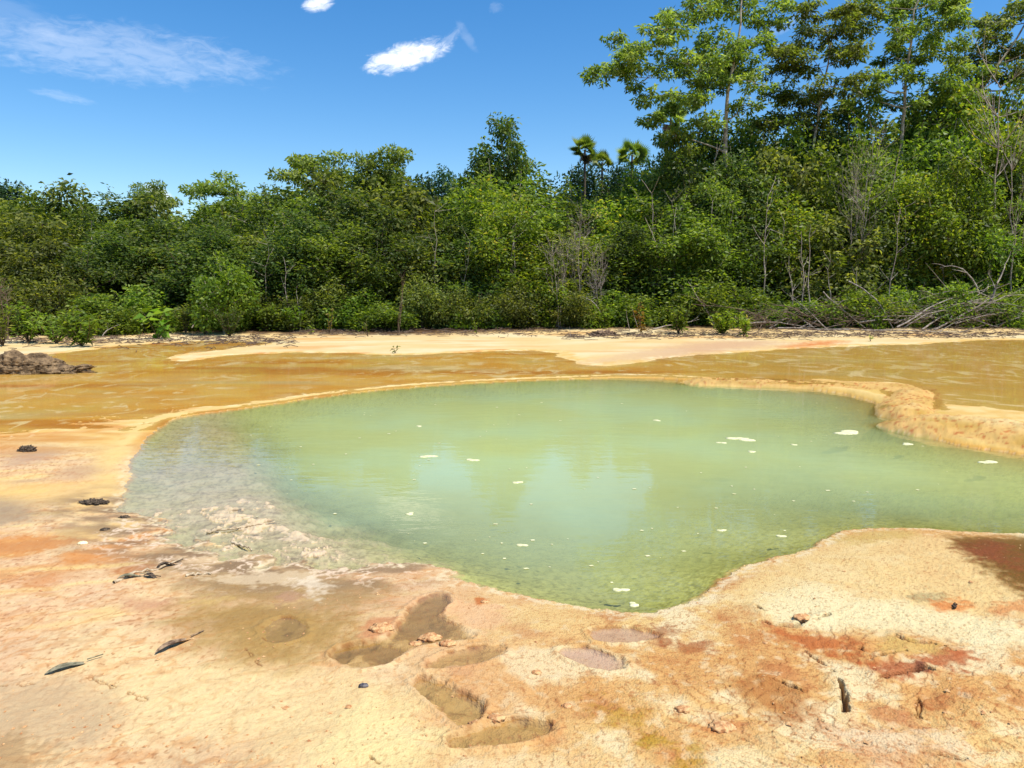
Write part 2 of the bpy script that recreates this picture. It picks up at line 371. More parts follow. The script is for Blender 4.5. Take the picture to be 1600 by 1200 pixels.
    ov([(1346, 1032), (1400, 1042), (1440, 1030), (1500, 1018), (1524, 1036), (1470, 1044), (1440, 1058), (1380, 1060)], (188, 98, 54), .045, .8, .05)
    ov([(1424, 1045), (1440, 1038), (1452, 1050), (1438, 1058)], (110, 76, 66), .012, .8, .01)
    ov([(1370, 1000), (1440, 1000), (1480, 1020), (1430, 1028), (1370, 1022)], (226, 190, 120), .03, .8, .02)
    ov([(1000, 985), (1040, 970), (1060, 985), (1020, 1005)], (168, 112, 80), .05, .7, .04)
    ov([(1060, 1005), (1100, 1000), (1110, 1015), (1070, 1020)], (176, 110, 70), .04, .7, .04)
    ov([(1180, 1050), (1250, 1070), (1270, 1110), (1230, 1140), (1180, 1110), (1150, 1080)], (182, 122, 70), .08, .7, .06)
    ov([(1080, 1130), (1150, 1128), (1160, 1142), (1090, 1146)], (206, 134, 84), .04, .7, .03)
    ov([(905, 1085), (960, 1095), (1020, 1130), (1010, 1145), (930, 1120)], (196, 158, 62), .06, .65, .05)
    ov([(1000, 1150), (1045, 1150), (1046, 1168), (1005, 1168)], (190, 156, 50), .03, .75, .03)
    ov([(1056, 1176), (1090, 1168), (1104, 1186), (1080, 1215), (1050, 1210)], (186, 152, 44), .04, .8, .03)
    ov([(1310, 1120), (1420, 1115), (1480, 1150), (1460, 1220), (1330, 1210)], (212, 152, 118), .12, .5, .10)
    ov([(1330, 1150), (1400, 1135), (1480, 1140), (1500, 1165), (1400, 1165)], (252, 230, 190), .04, .6, .10)
    ov([(1120, 1150), (1230, 1160), (1260, 1215), (1100, 1220)], (248, 222, 170), .10, .6, .12)
    ov([(760, 1180), (900, 1160), (960, 1190), (900, 1240), (760, 1240)], (248, 216, 166), .10, .6, .08)
    ov([(620, 940), (640, 930), (760, 935), (800, 960), (760, 990), (720, 970), (690, 945)], (244, 196, 152), .05, .7, .04)
    ov([(560, 990), (590, 960), (620, 962), (612, 985), (580, 1002)], (216, 156, 116), .03, .8, .03)
    ov([(742, 928), (760, 928), (762, 938), (745, 940)], (206, 120, 60), .02, .8, .02)
    # prints: damp floors and darker rims
    for k, (poly, dep, wat) in enumerate(PRINTS):
        b = near_box(x, y, poly, 0.15)
        if not b.any(): continue
        s = sdist(x[b], y[b], poly) + 0.020 * w2[b] + 0.009 * w3[b]
        rgb = [(232, 196, 166), (228, 194, 160), (204, 168, 112), (204, 174, 116), (200, 168, 108), (168, 140, 88), (178, 152, 94)][k]
        cc = mix(c(*rgb), c(120, 104, 56), S(ss(.1, .6, b3[b] + .3 * w2[b]) * (0.6 if k > 1 else 0.15)))
        cc = mix(cc, c(226, 190, 134), S(ss(.0, .5, -w2[b] + .4 * b3[b]) * (.55 if k > 1 else .3)))
        col[b] = mix(col[b], cc, S(ss(-0.012, 0.022, s) * 0.85))
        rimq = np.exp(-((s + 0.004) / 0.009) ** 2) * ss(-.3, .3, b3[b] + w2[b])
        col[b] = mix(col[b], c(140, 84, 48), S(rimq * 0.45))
    col = mix(col, c(120, 84, 58), S(ck * 0.7))  # shade inside the carved cracks also put into the colour
    # pebbly speckle of the dry crust
    sp = ss(.32, .6, b4 + .35 * b3) * (1 - leftness * .7)
    col = mix(col, c(172, 108, 68), S(sp * 0.45 * (dp < 0)))
    # white crust right at the pool's edge
    e = np.exp(-((dp + 0.03) / 0.045) ** 2) * (dp < 0.03)
    col = mix(col, c(252, 230, 190), S(e * 0.8 * ss(-.5, .3, w3 + b3) * ss(-.6, .3, w2 + .3)))
    # --- terrace
    hT = z - wl_
    amb = mix(c(255, 212, 128), c(248, 190, 96), S(ss(-.4, .5, b1)))
    amb = mix(amb, c(240, 212, 130), S(ss(.0, .6, fbm(x * .5, y * .35, 3, 171)) * .8))
    amb = mix(amb, c(232, 214, 168), S(ss(.25, .7, fbm(x * .22, y * .8, 3, 175)) * .8))
    band = fbm(x * .12 + .2 * w1, y * .9, 4, 371)
    amb = mix(amb, c(214, 140, 56), S(ss(.0, .6, band) * .75 * (1 - ss(2, 6, x)))); amb = mix(amb, c(248, 206, 140), S(ss(.1, .6, -band) * .6))
    wet = mix(amb, c(238, 168, 66), S(ss(0.010, 0.045, -hT) * 0.75))
    wet = mix(wet, c(226, 192, 112), S(ss(1.5, 5.5, x) * ss(7.0, 9.0, y) * 0.55))
    dry = mix(c(244, 202, 128), c(252, 220, 156), S(ss(-.4, .4, b2)))
    ct = mix(wet, dry, S(ss(-0.007, 0.002, hT + 0.002 * w2)))
    farT = ss(-0.25, 0.35, dT + 0.2 * w1) * (dp < 0)
    zone = np.maximum(farT, ss(6.3, 7.6, y + 0.15 * x) * (dp < 0))
    col = mix(col, ct, S(zone))
    ws = nl_ * np.exp(-(dT / 1.3) ** 2) * ss(-.1, .5, fbm(x * .5, y * 2.6, 4, 361)) * (dp < 0)
    col = mix(col, c(216, 148, 72), S(ws * .75))
    # rusty fringe and rim
    col = mix(col, c(222, 140, 70), S(ss(.1, .5, fl) * np.exp(-(dT / 0.5) ** 2) * 0.7 * (x < 0) * (dp < 0)))
    col = mix(col, c(252, 218, 150), S(rim * .85 * ss(-.8, .1, w2 + .3)))
    # far bank: cream crust with orange and pink patches
    bank = ss(16, 19.5, y) * ss(0.0, 0.25, -dTn)
    cb = mix(c(250, 216, 160), c(254, 232, 188), S(ss(-.3, .5, fbm(x * .3, y * .7, 4, 181))))
    cb = mix(cb, c(238, 186, 124), S(ss(.15, .6, fbm(x * .25 + 4, y * .9, 4, 191)) * .8))
    col = mix(col, cb, S(bank * 0.9))
    ov([(1210, 546), (1260, 538), (1330, 535), (1300, 541), (1250, 547)], (232, 140, 76), .5, .85, .3)
    ov([(1000, 552), (1100, 536), (1230, 536), (1200, 545), (1100, 555), (1020, 566)], (226, 186, 152), .8, .8, .4)
    ov([(880, 572), (960, 556), (1060, 548), (1080, 553), (980, 568)], (238, 204, 164), .5, .7, .3)
    # mounds
    mc = mix(c(240, 198, 128), c(250, 226, 172), S(ss(0.10, 0.22, z + .03 * w1)))
    mc = mix(mc, c(226, 146, 84), S(ss(.1, .5, b3 + .5 * b2 - .2) * (1 - ss(.14, .23, z)) * .8))
    mc = mix(mc, c(196, 160, 70), S(ss(-.1, .5, fbm(x * 1.6, y * 1.6, 3, 201)) * (1 - ss(.06, .22, z)) * .75 * (1 - ss(5.0, 5.8, x) * .5)))
    mc = mix(mc, c(190, 116, 70), S(ss(.2, .6, b3 + .5 * fbm(x * 30, y * 30, 2, 341)) * .6))
    mc = mix(mc, c(252, 214, 140), S(np.exp(-((z - .012) / .018) ** 2) * .8))
    col = mix(col, mc, S(mm * (z > -0.02)))
    # --- pool bed
    bedc = mix(c(232, 228, 154), c(210, 210, 136), S(ss(-.4, .4, b1)))
    spk = fbm(x * 16, y * 16, 4, 211, .7)
    spk2 = fbm(x * 22, y * 22, 3, 216, .6) * (1 - ss(9, 14, R))
    bedc = mix(bedc, c(112, 116, 60), S(np.maximum(ss(.05, .5, spk), ss(.1, .5, spk2)) * .48))
    shc = mix(c(244, 222, 190), c(230, 210, 172), S(ss(-.4, .4, b2)))
    shc = mix(shc, c(136, 118, 98), S(np.maximum(ss(.0, .5, fbm(x * 9, y * 14, 4, 221, .7)), ss(.05, .5, spk2) * .8) * .55))
    bedc = mix(bedc, shc, S(shelf))
    bedc = mix(bedc, c(210, 160, 80), S(np.exp(-(dd / .5) ** 2) * ss(8.5, 10, y) * ss(.5, 3, x) * .8))
    bedc = mix(bedc, c(226, 190, 120), S(np.exp(-(dd / .35) ** 2) * ss(6.5, 7.2, y) * ss(4, 4.8, x) * .9))
    fil = filz
    shc = mix(shc, c(250, 218, 188), S(fil * .85)); shc = mix(shc, c(112, 98, 84), S(ss(.15, .5, fbm(x * 4, y * 8, 5, 395, .65)) * (1 - fil) * (1 - ss(5.4, 6.0, y)) * .7))
    bedc = mix(bedc, shc, S(shelf * fil))
    shtop = mix(shc, c(246, 220, 184), S(ss(-0.004, 0.012, z + .004 * b3)))
    bedc = np.where((z > -0.006)[:, None], mix(bedc, shtop, S(shelf)), bedc)
    col = np.where(((dp > 0) & (mm < .3))[:, None], mix(col, bedc, S(ss(0, .05, dp))), col)
    # --- forest floor
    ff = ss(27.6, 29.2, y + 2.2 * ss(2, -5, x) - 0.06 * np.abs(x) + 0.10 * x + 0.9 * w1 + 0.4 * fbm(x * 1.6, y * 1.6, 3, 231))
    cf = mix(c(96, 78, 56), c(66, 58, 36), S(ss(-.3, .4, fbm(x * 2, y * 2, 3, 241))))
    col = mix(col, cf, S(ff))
    wetness = np.clip(np.maximum(ss(0.01, -0.02, hT) * farT, 0) + pw * .5 + (dp > 0) * 1.0 + leftness * .35 * ss(.0, .6, -fl), 0, 1)
    grain = np.clip((1 - leftness * 0.6) * (dp < 0) + mm, 0, 1)
    flat_ = np.clip(ss(-.6, .4, dTn) * ss(.05, .3, -dp) * (1 - mm) * (1 - ff), 0, 1)
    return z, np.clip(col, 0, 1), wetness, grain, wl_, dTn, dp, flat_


def gz(x, y):
    return float(terrain(np.array([x]), np.array([y]))[0])


# ------------------------------------------------------------------ materials
def mat(name):
    m = bpy.data.materials.new(name); m.use_nodes = True; nt = m.node_tree; nt.nodes.clear()
    out = nt.nodes.new('ShaderNodeOutputMaterial'); return m, nt, out


def ground_mat():
    m, nt, out = mat("travertine"); L = nt.links
    at = nn(nt, 'ShaderNodeAttribute', attribute_name='albedo'); aw = nn(nt, 'ShaderNodeAttribute', attribute_name='wet'); ag = nn(nt, 'ShaderNodeAttribute', attribute_name='grain')
    tc = nn(nt, 'ShaderNodeTexCoord')
    n1 = nn(nt, 'ShaderNodeTexNoise', Scale=38.0, Detail=6.0, Roughness=0.65); n2 = nn(nt, 'ShaderNodeTexNoise', Scale=190.0, Detail=3.0, Roughness=0.6)
    vo = nn(nt, 'ShaderNodeTexVoronoi', Scale=120.0)
    for n in (n1, n2, vo): L.new(tc.outputs['Object'], n.inputs['Vector'])
    a = M('ADD', M('MULTIPLY', n1.outputs[0], 0.55), M('MULTIPLY', n2.outputs[0], 0.45), nt)
    # value variation 0.72..1.2
    mr = nn(nt, 'ShaderNodeMapRange'); L.new(a, mr.inputs['Value']); mr.inputs['From Min'].default_value = .32; mr.inputs['From Max'].default_value = .68
    mr.inputs['To Min'].default_value = .74; mr.inputs['To Max'].default_value = 1.14
    mul = nn(nt, 'ShaderNodeMix'); mul.data_type = 'RGBA'; mul.blend_type = 'MULTIPLY'; mul.inputs['Factor'].default_value = 1
    cmb = nn(nt, 'ShaderNodeCombineColor')
    L.new(mr.outputs[0], cmb.inputs[0]); L.new(M('POWER', mr.outputs[0], 1.15, nt), cmb.inputs[1]); L.new(M('POWER', mr.outputs[0], 1.35, nt), cmb.inputs[2])
    L.new(at.outputs['Color'], mul.inputs['A']); L.new(cmb.outputs[0], mul.inputs['B'])
    af = nn(nt, 'ShaderNodeAttribute', attribute_name='flat'); lines = None
    for sc, det, mult, wdt, gsc, glo, ghi, off in ((.42, 2.5, 5.0, .11, .16, .38, .52, 0.0), (.95, 3.0, 4.0, .11, .23, .44, .56, 31.0), (.30, 3.5, 9.0, .10, .12, .44, .54, 57.0)):
        mp = nn(nt, 'ShaderNodeMapping'); mp.inputs['Location'].default_value = (off, off * .7, 0); mp.inputs['Scale'].default_value = (1, .8, 0); L.new(tc.outputs['Object'], mp.inputs['Vector'])
        na = nn(nt, 'ShaderNodeTexNoise', Scale=sc, Detail=det, Roughness=.5, Distortion=1.2); ng = nn(nt, 'ShaderNodeTexNoise', Scale=gsc, Detail=3.0)
        L.new(mp.outputs[0], na.inputs['Vector']); L.new(mp.outputs[0], ng.inputs['Vector'])
        pp = M('PINGPONG', M('MULTIPLY', na.outputs[0], mult, nt), .5, nt)
        ln_ = M('MULTIPLY', M('SUBTRACT', 1.0, SMOOTH(pp, wdt * .4, wdt * 1.6, nt), nt), SMOOTH(ng.outputs[0], glo, ghi, nt), nt)
        nb = nn(nt, 'ShaderNodeTexNoise', Scale=sc * 2.6, Detail=4.0, Roughness=.6); L.new(mp.outputs[0], nb.inputs['Vector']); ln_ = M('MULTIPLY', ln_, SMOOTH(nb.outputs[0], .46, .58, nt), nt)
        lines = ln_ if lines is None else M('MAXIMUM', lines, ln_, nt)
    lm = nn(nt, 'ShaderNodeMix'); lm.data_type = 'RGBA'; L.new(M('MULTIPLY', M('MULTIPLY', lines, af.outputs['Fac'], nt), .9, nt), lm.inputs['Factor'])
    L.new(mul.outputs['Result'], lm.inputs['A']); lm.inputs['B'].default_value = (*(lin((255, 232, 178)) * .74), 1)
    p = nn(nt, 'ShaderNodeBsdfPrincipled'); L.new(lm.outputs['Result'], p.inputs['Base Color'])
    r = nn(nt, 'ShaderNodeMapRange'); L.new(aw.outputs['Fac'], r.inputs['Value']); r.inputs['To Min'].default_value = .9; r.inputs['To Max'].default_value = .45
    L.new(r.outputs[0], p.inputs['Roughness']); p.inputs['Specular IOR Level'].default_value = 0.25
    hgt = M('ADD', M('MULTIPLY', n1.outputs[0], 0.010), M('MULTIPLY', M('SUBTRACT', 1.0, vo.outputs['Distance'], nt), M('MULTIPLY', ag.outputs['Fac'], 0.0045, nt), nt), nt)
    hgt = M('ADD', hgt, M('MULTIPLY', n2.outputs[0], M('MULTIPLY', ag.outputs['Fac'], 0.003, nt), nt), nt)
    bu = nn(nt, 'ShaderNodeBump', Strength=0.8, Distance=1.0); L.new(hgt, bu.inputs['Height']); L.new(bu.outputs[0], p.inputs['Normal'])
    L.new(p.outputs[0], out.inputs['Surface']); return m


def water_mat(name, milk, k, tint, bump, scale, rough=0.0, mirror=1.0):
    """Water film: fresnel mirror over a see-through / milky body whose opacity grows with the depth of water at each point."""
    m, nt, out = mat(name); L = nt.links
    ad = nn(nt, 'ShaderNodeAttribute', attribute_name='depth')
    op = M('SUBTRACT', 1.0, M('POWER', 2.71828, M('MULTIPLY', ad.outputs['Fac'], -k, nt), nt), nt, True)
    tc = nn(nt, 'ShaderNodeTexCoord')
    mp = nn(nt, 'ShaderNodeMapping'); mp.inputs['Scale'].default_value = (scale * .45, scale, 1); mp.inputs['Rotation'].default_value = (0, 0, .25); L.new(tc.outputs['Object'], mp.inputs['Vector'])
    n1 = nn(nt, 'ShaderNodeTexNoise', Scale=1.0, Detail=3.0, Roughness=0.55); L.new(mp.outputs[0], n1.inputs['Vector'])
    n2 = nn(nt, 'ShaderNodeTexNoise', Scale=0.35, Detail=2.0); L.new(tc.outputs['Object'], n2.inputs['Vector'])
    bu = nn(nt, 'ShaderNodeBump', Strength=1.0, Distance=bump)
    L.new(M('MULTIPLY', n1.outputs[0], M('POWER', n2.outputs[0], 1.5, nt), nt), bu.inputs['Height'])
    dif = nn(nt, 'ShaderNodeBsdfDiffuse', Color=(*milk, 1))
    mn = nn(nt, 'ShaderNodeTexNoise', Scale=0.55, Detail=4.0); L.new(tc.outputs['Object'], mn.inputs['Vector'])
    mm_ = nn(nt, 'ShaderNodeMix'); mm_.data_type = 'RGBA'; L.new(SMOOTH(mn.outputs[0], .35, .65, nt), mm_.inputs['Factor'])
    mm_.inputs['A'].default_value = (milk[0] * 1.02, milk[1] * .97, milk[2] * .86, 1); mm_.inputs['B'].default_value = (milk[0] * .98, milk[1] * 1.03, milk[2] * 1.14, 1); L.new(mm_.outputs['Result'], dif.inputs['Color'])
    tr = nn(nt, 'ShaderNodeBsdfTransparent', Color=(*tint, 1))
    bd = nn(nt, 'ShaderNodeMixShader'); L.new(op, bd.inputs[0]); L.new(tr.outputs[0], bd.inputs[1]); L.new(dif.outputs[0], bd.inputs[2])
    gl = nn(nt, 'ShaderNodeBsdfGlossy', Roughness=rough); L.new(bu.outputs[0], gl.inputs['Normal'])
    fr = nn(nt, 'ShaderNodeFresnel', IOR=1.33); L.new(bu.outputs[0], fr.inputs['Normal'])
    mx = nn(nt, 'ShaderNodeMixShader'); L.new(M('MULTIPLY', fr.outputs[0], mirror, nt), mx.inputs[0]); L.new(bd.outputs[0], mx.inputs[1]); L.new(gl.outputs[0], mx.inputs[2])
    L.new(mx.outputs[0], out.inputs['Surface']); return m


def leaf_mat(name, cols, trans=0.45, rough=0.5, spec=0.32):
    m, nt, out = mat(name); L = nt.links
    a = nn(nt, 'ShaderNodeAttribute', attribute_name='lv'); oi = nn(nt, 'ShaderNodeObjectInfo')
    rp = nn(nt, 'ShaderNodeValToRGB'); el = rp.color_ramp.elements
    while len(el) < len(cols): el.new(0.5)
    for i, (t, c_) in enumerate(cols): el[i].position = t; el[i].color = (*(lin(c_) * np.array([1.12, 1.12, 1.02])), 1)
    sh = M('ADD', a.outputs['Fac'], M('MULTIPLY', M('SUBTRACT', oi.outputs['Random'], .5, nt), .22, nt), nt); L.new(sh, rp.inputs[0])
    hs = nn(nt, 'ShaderNodeHueSaturation'); L.new(rp.outputs[0], hs.inputs['Color'])
    L.new(M('ADD', .93, M('MULTIPLY', oi.outputs['Random'], .16, nt), nt), hs.inputs['Value']); L.new(M('ADD', .485, M('MULTIPLY', oi.outputs['Random'], .03, nt), nt), hs.inputs['Hue'])
    p = nn(nt, 'ShaderNodeBsdfPrincipled', Roughness=rough); p.inputs['Specular IOR Level'].default_value = spec; L.new(hs.outputs[0], p.inputs['Base Color'])
    t = nn(nt, 'ShaderNodeBsdfTranslucent')
    br = nn(nt, 'ShaderNodeMix'); br.data_type = 'RGBA'; br.blend_type = 'MULTIPLY'; br.inputs['Factor'].default_value = 1
    L.new(hs.outputs[0], br.inputs['A']); br.inputs['B'].default_value = (1.9, 1.9, 0.6, 1); L.new(br.outputs['Result'], t.inputs['Color'])
    mx = nn(nt, 'ShaderNodeMixShader'); mx.inputs[0].default_value = trans; L.new(p.outputs[0], mx.inputs[1]); L.new(t.outputs[0], mx.inputs[2])
    L.new(mx.outputs[0], out.inputs['Surface']); return m


def noise_mat(name, c1, c2, scale, rough=.85, bump=.01, detail=6.0, coord='Object', lo=.35, hi=.65):
    m, nt, out = mat(name); L = nt.links
    tc = nn(nt, 'ShaderNodeTexCoord'); n = nn(nt, 'ShaderNodeTexNoise', Scale=scale, Detail=detail, Roughness=.65); L.new(tc.outputs[coord], n.inputs['Vector'])
    mx = nn(nt, 'ShaderNodeMix'); mx.data_type = 'RGBA'; L.new(SMOOTH(n.outputs[0], lo, hi, nt), mx.inputs['Factor'])
    mx.inputs['A'].default_value = (*lin(c1), 1); mx.inputs['B'].default_value = (*lin(c2), 1)
    p = nn(nt, 'ShaderNodeBsdfPrincipled', Roughness=rough); p.inputs['Specular IOR Level'].default_value = .2; L.new(mx.outputs['Result'], p.inputs['Base Color'])
    if bump:
        b = nn(nt, 'ShaderNodeBump', Strength=.9, Distance=bump); L.new(n.outputs[0], b.inputs['Height']); L.new(b.outputs[0], p.inputs['Normal'])
    L.new(p.outputs[0], out.inputs['Surface']); return m


LM = {
    'olive': leaf_mat("leaves_olive", [(0, (50, 60, 22)), (.5, (86, 98, 40)), (1, (146, 148, 82))]),
    'dark': leaf_mat("leaves_dark", [(0, (40, 56, 24)), (.5, (66, 86, 36)), (1, (116, 126, 66))]),
    'mid': leaf_mat("leaves_green", [(0, (56, 74, 22)), (.5, (90, 112, 38)), (1, (146, 158, 70))]),
    'yellow': leaf_mat("leaves_yellow_green", [(0, (68, 88, 26)), (.5, (106, 128, 42)), (.85, (146, 156, 60)), (1, (178, 160, 64))], .42),
    'bright': leaf_mat("leaves_bright", [(0, (62, 86, 26)), (.5, (94, 122, 40)), (1, (136, 152, 66))], .42),
    'tall': leaf_mat("leaves_canopy", [(0, (66, 76, 30)), (.5, (102, 120, 52)), (1, (154, 162, 92))], .48),
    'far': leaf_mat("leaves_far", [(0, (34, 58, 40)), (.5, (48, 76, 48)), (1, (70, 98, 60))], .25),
    'rust': leaf_mat("leaves_rust", [(0, (84, 72, 30)), (.5, (120, 98, 40)), (1, (150, 128, 56))], .4),
    'pale': leaf_mat("leaves_pale", [(0, (150, 150, 70)), (.5, (190, 182, 100)), (1, (214, 208, 140))], .35),
    'palm': leaf_mat("palm_fronds", [(0, (62, 82, 34)), (.5, (98, 118, 52)), (1, (150, 158, 92))], .4, .4),
    'drypalm': leaf_mat("dry_fronds", [(0, (58, 44, 32)), (.5, (84, 64, 46)), (1, (120, 98, 72))], .2),
}
BARK_PALE = noise_mat("bark_pale", (118, 108, 92), (182, 174, 156), 6, .85, .01)
BARK_DARK = noise_mat("bark_dark", (66, 54, 42), (112, 98, 78), 7, .9, .01)
BARK_GREY = noise_mat("dead_wood_grey", (112, 100, 90), (176, 164, 150), 9, .9, .006)
BARK_BROWN = noise_mat("dead_wood_brown", (78, 62, 50), (132, 112, 94), 9, .9, .006)


# ------------------------------------------------------------------ mesh builders
class MB:
    def __init__(self): self.v = []; self.f = []; self.a = []; self.n = 0
    def add(self, v, f, a=None):
        v = np.asarray(v, float); f = np.asarray(f, np.int64)
        self.v.append(v); self.f.append(f + self.n); self.n += len(v)
        self.a.append(np.full(len(v), .5) if a is None else np.asarray(a, float))
    def tube(self, pts, rad, sides=6, cap=True):
        pts = np.asarray(pts, float); k = len(pts); rad = np.broadcast_to(np.asarray(rad, float), (k,))
        t = np.gradient(pts, axis=0); t /= np.linalg.norm(t, axis=1)[:, None] + 1e-9
        ref = np.where(np.abs(t[:, 2:3]) > .9, np.array([[1., 0, 0]]), np.array([[0, 0, 1.]]))
        a = np.cross(t, ref); a /= np.linalg.norm(a, axis=1)[:, None] + 1e-9; b = np.cross(t, a)
        an = np.linspace(0, 2 * np.pi, sides, endpoint=False)
        ring = pts[:, None, :] + rad[:, None, None] * (np.cos(an)[None, :, None] * a[:, None, :] + np.sin(an)[None, :, None] * b[:, None, :])
        i = np.arange(k - 1)[:, None] * sides; j = np.arange(sides)[None, :]; j2 = (j + 1) % sides
        q = np.stack([i + j, i + j2, i + sides + j2, i + sides + j], -1).reshape(-1, 4)
        v = ring.reshape(-1, 3)
        self.add(v, q)
    def leaves(self, c, axis, nrm, ln, wd, lv, fold=.25):
        """kite-shaped folded leaves: c base point, axis along the leaf, nrm leaf normal."""
        axis = axis / (np.linalg.norm(axis, axis=1)[:, None] + 1e-9)
        side = np.cross(axis, nrm); side /= np.linalg.norm(side, axis=1)[:, None] + 1e-9; up = np.cross(side, axis)
        ln = np.broadcast_to(ln, (len(c),))[:, None]; wd = np.broadcast_to(wd, (len(c),))[:, None]
        mid = c + axis * ln * .42 + up * wd * fold
        v = np.stack([c, mid + side * wd * .5, c + axis * ln - up * ln * .10, mid - side * wd * .5], 1).reshape(-1, 3)
        f = np.arange(len(c) * 4).reshape(-1, 4); self.add(v, f, np.repeat(lv, 4))
    def mesh(self, name, m, smooth=False, attr='lv'):
        v = np.concatenate(self.v); f = np.concatenate(self.f); me = bpy.data.meshes.new(name)
        me.vertices.add(len(v)); me.vertices.foreach_set('co', v.astype(np.float32).ravel())
        nf, k = f.shape; me.loops.add(nf * k); me.loops.foreach_set('vertex_index', f.astype(np.int32).ravel())
        me.polygons.add(nf); me.polygons.foreach_set('loop_start', np.arange(0, nf * k, k, dtype=np.int32)); 
        if smooth: me.polygons.foreach_set('use_smooth', np.ones(nf, bool))
        if attr:
            at = me.attributes.new(attr, 'FLOAT', 'POINT'); at.data.foreach_set('value', np.concatenate(self.a).astype(np.float32))
        me.update(calc_edges=True); me.validate(); me.materials.append(m); return me
    def build(self, name, m, parent=None, smooth=False):
        o = bpy.data.objects.new(name, self.mesh(name, m, smooth)); COL.objects.link(o)
        if parent is not None: o.parent = parent
        return o


def tag(o, label=None, cat=None, group=None, kind=None):
    for k, v in (('label', label), ('category', cat), ('group', group), ('kind', kind)):
        if v: o[k] = v
    return o


def empty(name, loc=(0, 0, 0), rz=0.0):
    o = bpy.data.objects.new(name, None); COL.objects.link(o); o.location = tuple(loc); o.rotation_euler = (0, 0, rz); o.empty_display_size = .2; return o


def copy_tree(o, parent=None):
    kids = list(o.children); c = o.copy(); COL.objects.link(c)
    if parent is not None: c.parent = parent
    for ch in kids: copy_tree(ch, c)
    return c


# ------------------------------------------------------------------ the ground: one sheet, fine near the viewpoint, out to the horizon
inv = np.linspace(1 / 1.7, 1 / 36.0, 1000); rr = np.concatenate([np.linspace(0.25, 1.6, 8), 1 / inv, np.geomspace(36.8, 900, 34)])
th = np.concatenate([np.radians(np.linspace(-41, 41, 1080)), np.radians(np.linspace(41, 319, 62))[1:-1]])
RR, TH = np.meshgrid(rr, th, indexing='ij'); gx = (RR * np.sin(TH)).ravel(); gy = (RR * np.cos(TH)).ravel()
Z, ALB, WET, GRAIN, WL, DT, DP, FLAT = terrain(gx, gy, True)
nr, nth = RR.shape


def grid_faces(mask=None):
    i = np.arange(nr - 1)[:, None] * nth; j = np.arange(nth)[None, :]; j2 = (j + 1) % nth
    f = np.stack([i + j, i + j2, i + nth + j2, i + nth + j], -1).reshape(-1, 4)
    if mask is not None: f = f[mask[f].any(1)]
    return f


def sheet(name, x, y, z, f, m, attrs, smooth=True):
    used = np.unique(f); remap = np.full(len(x), -1, np.int64); remap[used] = np.arange(len(used)); f = remap[f]
    me = bpy.data.meshes.new(name); me.vertices.add(len(used)); me.vertices.foreach_set('co', np.stack([x[used], y[used], z[used]], 1).astype(np.float32).ravel())
    nf, k = f.shape; me.loops.add(nf * k); me.loops.foreach_set('vertex_index', f.astype(np.int32).ravel())
    me.polygons.add(nf); me.polygons.foreach_set('loop_start', np.arange(0, nf * k, k, dtype=np.int32)); me.polygons.foreach_set('use_smooth', np.full(nf, smooth))
    for an, val in attrs.items():
        if val.ndim == 2:
            at = me.attributes.new(an, 'FLOAT_COLOR', 'POINT'); at.data.foreach_set('color', np.concatenate([val[used], np.ones((len(used), 1))], 1).astype(np.float32).ravel())
        else:
            at = me.attributes.new(an, 'FLOAT', 'POINT'); at.data.foreach_set('value', val[used].astype(np.float32))
    me.update(calc_edges=True); me.materials.append(m); o = bpy.data.objects.new(name, me); COL.objects.link(o); o['kind'] = 'structure'; return o


f_all = grid_faces()
ctr = nr and None
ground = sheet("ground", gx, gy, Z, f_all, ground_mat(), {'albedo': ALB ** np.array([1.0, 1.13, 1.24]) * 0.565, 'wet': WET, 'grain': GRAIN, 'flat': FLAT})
# pool water
dpth = 0.0 - Z
pm = (dpth > -0.004) & (DP > -0.12) & (RR.ravel() < 30)
pool = sheet("pool_water", gx, gy, np.zeros_like(Z), grid_faces(pm), water_mat("pool_water", (.465, .545, .24), 3.3, (.95, .97, .90), .006, 7.0), {'depth': np.maximum(dpth, 0)})
# thin film over the terrace
dp2 = WL - Z
tm = (dp2 > -0.006) & (DT > -0.5) & (DP < 0) & (RR.ravel() < 60)
film = sheet("shallow_water", gx, gy, WL, grid_faces(tm), water_mat("terrace_water", (.62, .40, .12), 3.0, (.98, .95, .86), .005, 5.0, .04, .68), {'depth': np.maximum(dp2, 0)})
# puddles in the footprints
pud_m = water_mat("puddle_water", (.88, .68, .50), 9.0, (.97, .95, .92), .001, 12.0)
pud_c = water_mat("clear_puddle_water", (.60, .48, .25), 3.0, (.97, .96, .90), .001, 12.0)
for poly, dep, wat in PRINTS:
    b = near_box(gx, gy, poly, 0.10) & (RR.ravel() < 8)
    s = sdist(gx[b], gy[b], poly)
    inside = np.zeros(len(gx), bool); inside[np.where(b)[0]] = s > -0.03
    lvl = np.median(Z[inside & b]) + dep * (0.34 if wat == 1 else 0.16)
    dq = lvl - Z; msk = inside & (dq > -0.002)
    if msk.sum() < 20: continue
    sheet("puddle", gx, gy, np.full_like(Z, lvl), grid_faces(msk), pud_m if wat == 1 else pud_c, {'depth': np.maximum(dq, 0)})


# ------------------------------------------------------------------ vegetation builders
def unit(r, n):
    v = r.normal(size=(n, 3)); return v / np.linalg.norm(v, axis=1)[:, None]


